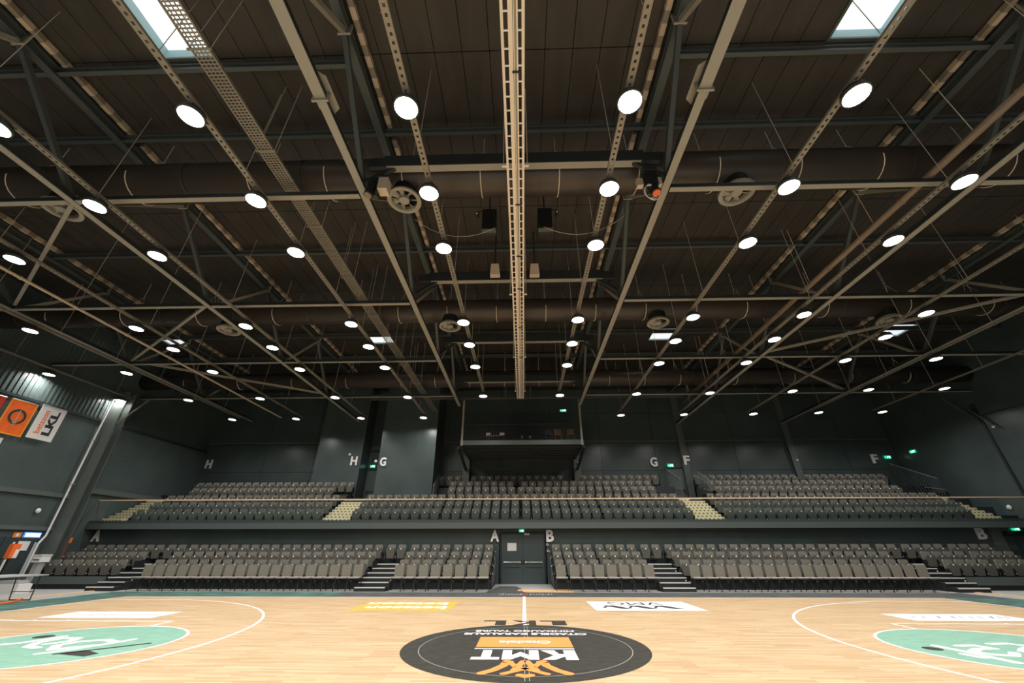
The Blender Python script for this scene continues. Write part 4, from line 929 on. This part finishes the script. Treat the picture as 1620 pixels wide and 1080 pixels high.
# white wall lamps
for x, y, z, nm in ((3.62, 17.75, 6.38, 'on right balcony column'), (17.92, YB - 0.27, 6.55, 'on upper right steel column'), (-11.15, 17.05, 6.85, 'above letter H on left wall block'), (-8.98, 15.95, 6.2, 'beside letter G on middle wall block')):
    t = thing('wall_lamp', f'small round white lamp {nm}', 'lamp', (x, y, z), 'small white round wall lamps')
    obj('globe', B().cyl((0, 0, 0), (0, -0.03, 0), 0.06, 12, r2=0.09).cyl((0, -0.03, 0), (0, -0.09, 0), 0.09, 12, r2=0.05), M['white'], t); obj('mount', B().box(-0.03, 0.03, 0, 0.06, -0.03, 0.03), M['steel_mid'], t)
t = thing('wall_lamp', 'small round white lamp high on left wall below girt', 'lamp', (-21.75, 10.05, 3.0), 'small white round wall lamps')
obj('globe', B().cyl((0, 0, 0), (0.06, 0, 0), 0.11, 12, r2=0.06), M['white'], t); obj('mount', B().box(-0.1, 0, -0.03, 0.03, -0.03, 0.03), M['steel_mid'], t)
t = thing('wall_lamp', 'small round white lamp on right wall behind the glass', 'lamp', (XR - 0.03, 13.6, 3.3), 'small white round wall lamps')
obj('globe', B().cyl((0, 0, 0), (-0.06, 0, 0), 0.12, 12, r2=0.06), M['white'], t); obj('mount', B().box(0, 0.02, -0.03, 0.03, -0.03, 0.03), M['steel_mid'], t)
# ------------------------------------------------------------------ technical balcony
t = thing('technical_balcony', 'dark high technical balcony hanging over the centre of upper stand', 'balcony')
obj('floor_slab', B().box(-3.4, 3.35, 13.95, YB - 0.05, 6.72, 6.92), M['wall_dark'], t)
obj('front_beam', B().box(-3.4, 3.35, 13.88, 13.94, 6.68, 6.94), M['fascia'], t)
obj('side_beam', B().box(-3.5, -3.4, 13.9, YB - 0.05, 6.6, 6.9).box(3.35, 3.45, 13.9, YB - 0.05, 6.6, 6.9), M['steel_dark_and_shade'], t)
for x in (-3.45, 3.4):
    po = obj('post', B().box(x - 0.05, x + 0.05, 13.88, 13.98, 6.66, 9.35), M['steel'], t)
    b = B()
    for a in (-0.07, 0.07):
        for c in (-0.1, 0.0, 0.1): b.cyl((x + a, 13.86, 6.8 + c), (x + a, 13.89, 6.8 + c), 0.014, 6)
    obj('bolt', b, M['tag'], po)
obj('rail_top', B().box(-3.35, 3.3, 13.92, 13.96, 7.86, 7.90), M['steel_dark_and_shade'], t)
bm_ = B().box(-0.008, 0.008, 13.93, 13.95, 6.94, 7.86).mesh('baluster', M['steel_dark_and_shade'])
x = -3.3
while x < 3.3: link('baluster', bm_, t, (x, 0, 0)); x += 0.11
for k in range(6): obj('underside_rib', B().box(-3.4, 3.35, 14.5 + 0.65 * k, 14.6 + 0.65 * k, 6.62, 6.72), M['steel_dark_and_shade'], t)
for x, nm, m in ((1.55, 'left of three', M['black']), (2.1, 'middle of three', M['gold_chair']), (2.85, 'right of three', M['gold_chair'])):
    c = thing('wooden_chair', f'{nm} wooden chairs on the technical balcony', 'chair', (x, 14.5, 6.92), 'chairs on the technical balcony')
    obj('seat', B().box(-0.2, 0.2, -0.2, 0.2, 0.42, 0.46), m, c); obj('backrest', B().box(-0.2, 0.2, 0.17, 0.2, 0.55, 0.85), m, c)
    for a in (-0.18, 0.18):
        for d_ in (-0.18, 0.18): obj('leg', B().box(a - 0.015, a + 0.015, d_ - 0.015, d_ + 0.015, 0, 0.85 if d_ > 0 else 0.42), m, c)
c = thing('low_table', 'low table with pale boxes on the technical balcony, left part', 'table', (-1.5, 14.5, 6.92))
obj('tabletop', B().box(-0.45, 0.45, -0.25, 0.25, 0.36, 0.4), M['gold_chair'], c)
for a in (-0.4, 0.4): obj('leg', B().box(a - 0.03, a + 0.03, -0.2, 0.2, 0, 0.36), M['black'], c)
for x, nm in ((-1.95, 'left'), (-1.15, 'right')): tag(obj('pale_box', B().box(x - 0.16, x + 0.1, 14.35, 14.6, 7.32, 7.5), M['white_card']), f'{nm} of two pale boxes on the balcony table', 'box', 'boxes on the balcony table')
for x, nm in ((0.0, 'left'), (0.45, 'right')):
    c = thing('balcony_spotlight', f'{nm} of two small black spotlights standing on technical balcony', 'spotlight', (x, 14.3, 6.92), 'spotlights on the technical balcony')
    obj('body', B().cyl((0, 0, 0.3), (0, -0.22, 0.25), 0.09, 10), M['black'], c); obj('lens', B().cyl((0, -0.23, 0.25), (0, -0.22, 0.25), 0.03, 8), M['tag'], c); obj('foot', B().box(-0.06, 0.06, -0.14, 0.0, 0.0, 0.2), M['black'], c)

# ------------------------------------------------------------------ banners on the left wall
def banner(name, label, ya, yb_, za, zb, m):
    t = thing(name, label, 'banner', (XL + 0.32, 0, 0), 'banners on the left wall')
    obj('cloth', B().box(-0.006, 0.006, ya, yb_, za, zb), m, t)
    obj('top_rod', B().cyl((0, ya, zb), (0, yb_, zb), 0.015, 6).cyl((-0.33, ya + 0.1, zb), (0, ya + 0.1, zb), 0.012, 6).cyl((-0.33, yb_ - 0.1, zb), (0, yb_ - 0.1, zb), 0.012, 6), M['metal'], t)
    return t
t = banner('orange_banner', 'orange banner with dark green wreath and sword, second from front', 6.74, 7.74, 5.72, 7.14, M['flag_orange'])
b = B(); h = 0.05
b.box(-0.009, 0.009, 6.74, 7.74, 5.72, 5.72 + h).box(-0.009, 0.009, 6.74, 7.74, 7.14 - h, 7.14).box(-0.009, 0.009, 6.74, 6.74 + h, 5.72 + h, 7.14 - h).box(-0.009, 0.009, 7.74 - h, 7.74, 5.72 + h, 7.14 - h)
obj('yellow_hem', b, M['flag_edge'], t)
b = B(); cy_, cz_ = 7.24, 6.47
for i in range(22):
    a = 2 * PI * i / 22; y = cy_ + 0.27 * math.cos(a); z = cz_ + 0.27 * math.sin(a)
    b.cyl((0.006, y, z), (0.013, y, z), 0.055, 6)
obj('wreath', b, M['wreath'], t)
obj('sword', B().box(0.013, 0.018, cy_ - 0.015, cy_ + 0.015, cz_ - 0.36, cz_ + 0.3).box(0.013, 0.018, cy_ - 0.09, cy_ + 0.09, cz_ - 0.26, cz_ - 0.23), M['silver'], t)
t = banner('white_banner', 'white banner printed betsson LKL, nearest the large column', 7.9, 8.93, 5.78, 7.25, M['flag_white'])
text_obj('orange_lettering', 'betsson', M['ink_orange'], (0.008, 8.30, 6.02), (0, 0, 1), (0, -1, 0), 1.02, 0.24, 0.002, 0.02, t)
text_obj('black_lettering', 'LKL', M['ink'], (0.008, 8.72, 6.0), (0, 0, 1), (0, -1, 0), 1.1, 0.34, 0.002, 0.05, t)
t = banner('red_banner', 'red banner at left picture edge beside the orange banner', 5.5, 6.56, 5.68, 7.1, M['flag_red'])
obj('dark_emblem', B().box(0.006, 0.01, 5.9, 6.3, 6.2, 6.6), M['wreath'], t)
t = banner('lower_white_banner', 'white banner below the orange one, cut by picture edge', 6.3, 7.22, 4.1, 5.55, M['flag_white'])
obj('black_print', B().box(0.006, 0.01, 6.85, 7.0, 5.0, 5.12), M['ink'], t)

# ------------------------------------------------------------------ things along the left wall and floor corner
X = XL + 0.02
t = thing('lit_wall_sign', 'lit white sign with blue border above left side door', 'sign', (X, 10.35, 2.03))
obj('frame', B().box(0, 0.05, -0.34, 0.34, -0.11, 0.11), M['screen_blue'], t); obj('face', B().box(0.05, 0.06, -0.30, 0.30, -0.08, 0.08), M['screen'], t)
t = thing('small_orange_sign', 'small orange sign left of the lit blue-bordered sign', 'sign', (X, 9.78, 2.02))
obj('plate', B().box(0, 0.03, -0.15, 0.15, -0.10, 0.10), M['paint_orange'], t); obj('figure', B().box(0.03, 0.035, -0.05, 0.05, -0.06, 0.06), M['white'], t)
d3 = struct('door_5', B().box(XL, XL + 0.04, 8.6, 9.35, 0, 1.95).box(XL, XL + 0.04, 9.4, 10.7, 0, 1.95), M['door'])
b = B()
for y in (8.75, 8.95):
    for z in (1.5, 1.62): b.box(XL + 0.04, XL + 0.06, y, y + 0.12, z, z + 0.08)
tag(obj('notice_card', b, M['white_card']), 'four small white notice cards on the left side door', 'notice')
tag(obj('notice_board', B().box(XL + 0.05, XL + 0.08, 9.95, 10.4, 1.42, 1.78), M['white']), 'white notice board beside left side door', 'notice board')
t = thing('pale_post', 'pair of pale vertical door rails at left side door', 'rail'); obj('rail', B().box(XL + 0.05, XL + 0.09, 9.75, 9.82, 0.1, 1.75), M['white'], t); obj('rail', B().box(XL + 0.05, XL + 0.09, 10.6, 10.66, 0.1, 1.75), M['white'], t)
t = thing('orange_case', 'orange and white first aid case on black bracket by left wall', 'case', (XL + 0.75, 9.35, 1.15))
obj('shell', B().box(-0.1, 0.1, -0.16, 0.12, 0.0, 0.52), M['orange'], t); obj('white_panel', B().box(0.1, 0.12, -0.02, 0.12, 0.0, 0.32), M['white'], t); obj('bracket', B().box(-0.12, 0.16, -0.25, 0.25, -0.04, -0.01).box(-0.02, 0.02, -0.05, 0.0, -1.15, -0.04), M['black'], t)
t = thing('printer_stand', 'white box device on grey pedestal beside the large column', 'device', (XL + 1.0, 10.35, 0))
obj('pedestal', B().box(-0.12, 0.12, -0.12, 0.12, 0, 0.98), M['concrete'], t); obj('device_body', B().box(-0.18, 0.18, -0.2, 0.2, 0.98, 1.22), M['white'], t); obj('top_tray', B().box(-0.2, 0.2, -0.22, 0.22, 1.22, 1.27), M['white_card'], t); obj('front_panel', B().box(-0.14, 0.14, -0.21, -0.2, 1.05, 1.1), M['steel_mid'], t)
t = thing('red_roll_banner', 'tall dark red post banner with orange head beside side seats', 'banner', (-21.42, 11.62, 0.95))
obj('cloth', B().box(-0.10, 0.10, -0.02, 0.02, 0.0, 0.75), M['red'], t); obj('orange_head', B().box(-0.13, 0.15, -0.05, 0.05, 0.78, 1.0), M['orange'], t); obj('white_band', B().box(-0.2, -0.13, -0.05, 0.05, 0.8, 0.98), M['white'], t)
# folding table
t = thing('folding_table', 'long grey folding table at left court corner, cut by picture edge', 'table', (-16.35, 5.75, 0))
obj('tabletop', B().box(-0.9, 0.42, -1.3, 0.65, 0.71, 0.74), M['concrete'], t)
obj('leg_frame', B().path([(-0.55, 0.55, 0.7), (-0.5, 0.62, 0.02), (0.2, 0.62, 0.02), (0.25, 0.55, 0.7)], 0.015, 6).path([(-0.5, 0.6, 0.25), (0.22, 0.6, 0.25)], 0.012, 6), M['black'], t)
obj('leg_frame', B().path([(-0.55, -1.1, 0.7), (-0.5, -1.1, 0.02), (0.2, -1.1, 0.02), (0.25, -1.1, 0.7)], 0.015, 6), M['black'], t)
t = thing('equipment_bag', 'light grey equipment bag standing on the floor behind folding table', 'bag', (-19.6, 8.7, 0))
b = B().slab([(-0.6, -0.25), (0.5, -0.28), (0.62, 0.1), (0.3, 0.3), (-0.5, 0.28)], 0, 0.3); obj('body', b, M['white_card'], t)
obj('top_flap', B().slab([(-0.4, -0.2), (0.35, -0.2), (0.3, 0.2), (-0.35, 0.2)], 0.3, 0.42), M['concrete'], t); obj('handle', B().path([(-0.2, 0, 0.42), (-0.15, 0, 0.55), (0.15, 0, 0.55), (0.2, 0, 0.42)], 0.015, 6), M['black'], t)
t = thing('orange_cable', 'bright orange cable lying on floor at left court corner', 'cable')
obj('cord', B().path([(-15.9, 4.4, 0.025), (-15.85, 5.0, 0.025), (-15.95, 5.6, 0.025), (-16.3, 6.2, 0.03), (-16.7, 6.6, 0.03)], 0.028, 6), M['orange'], t)
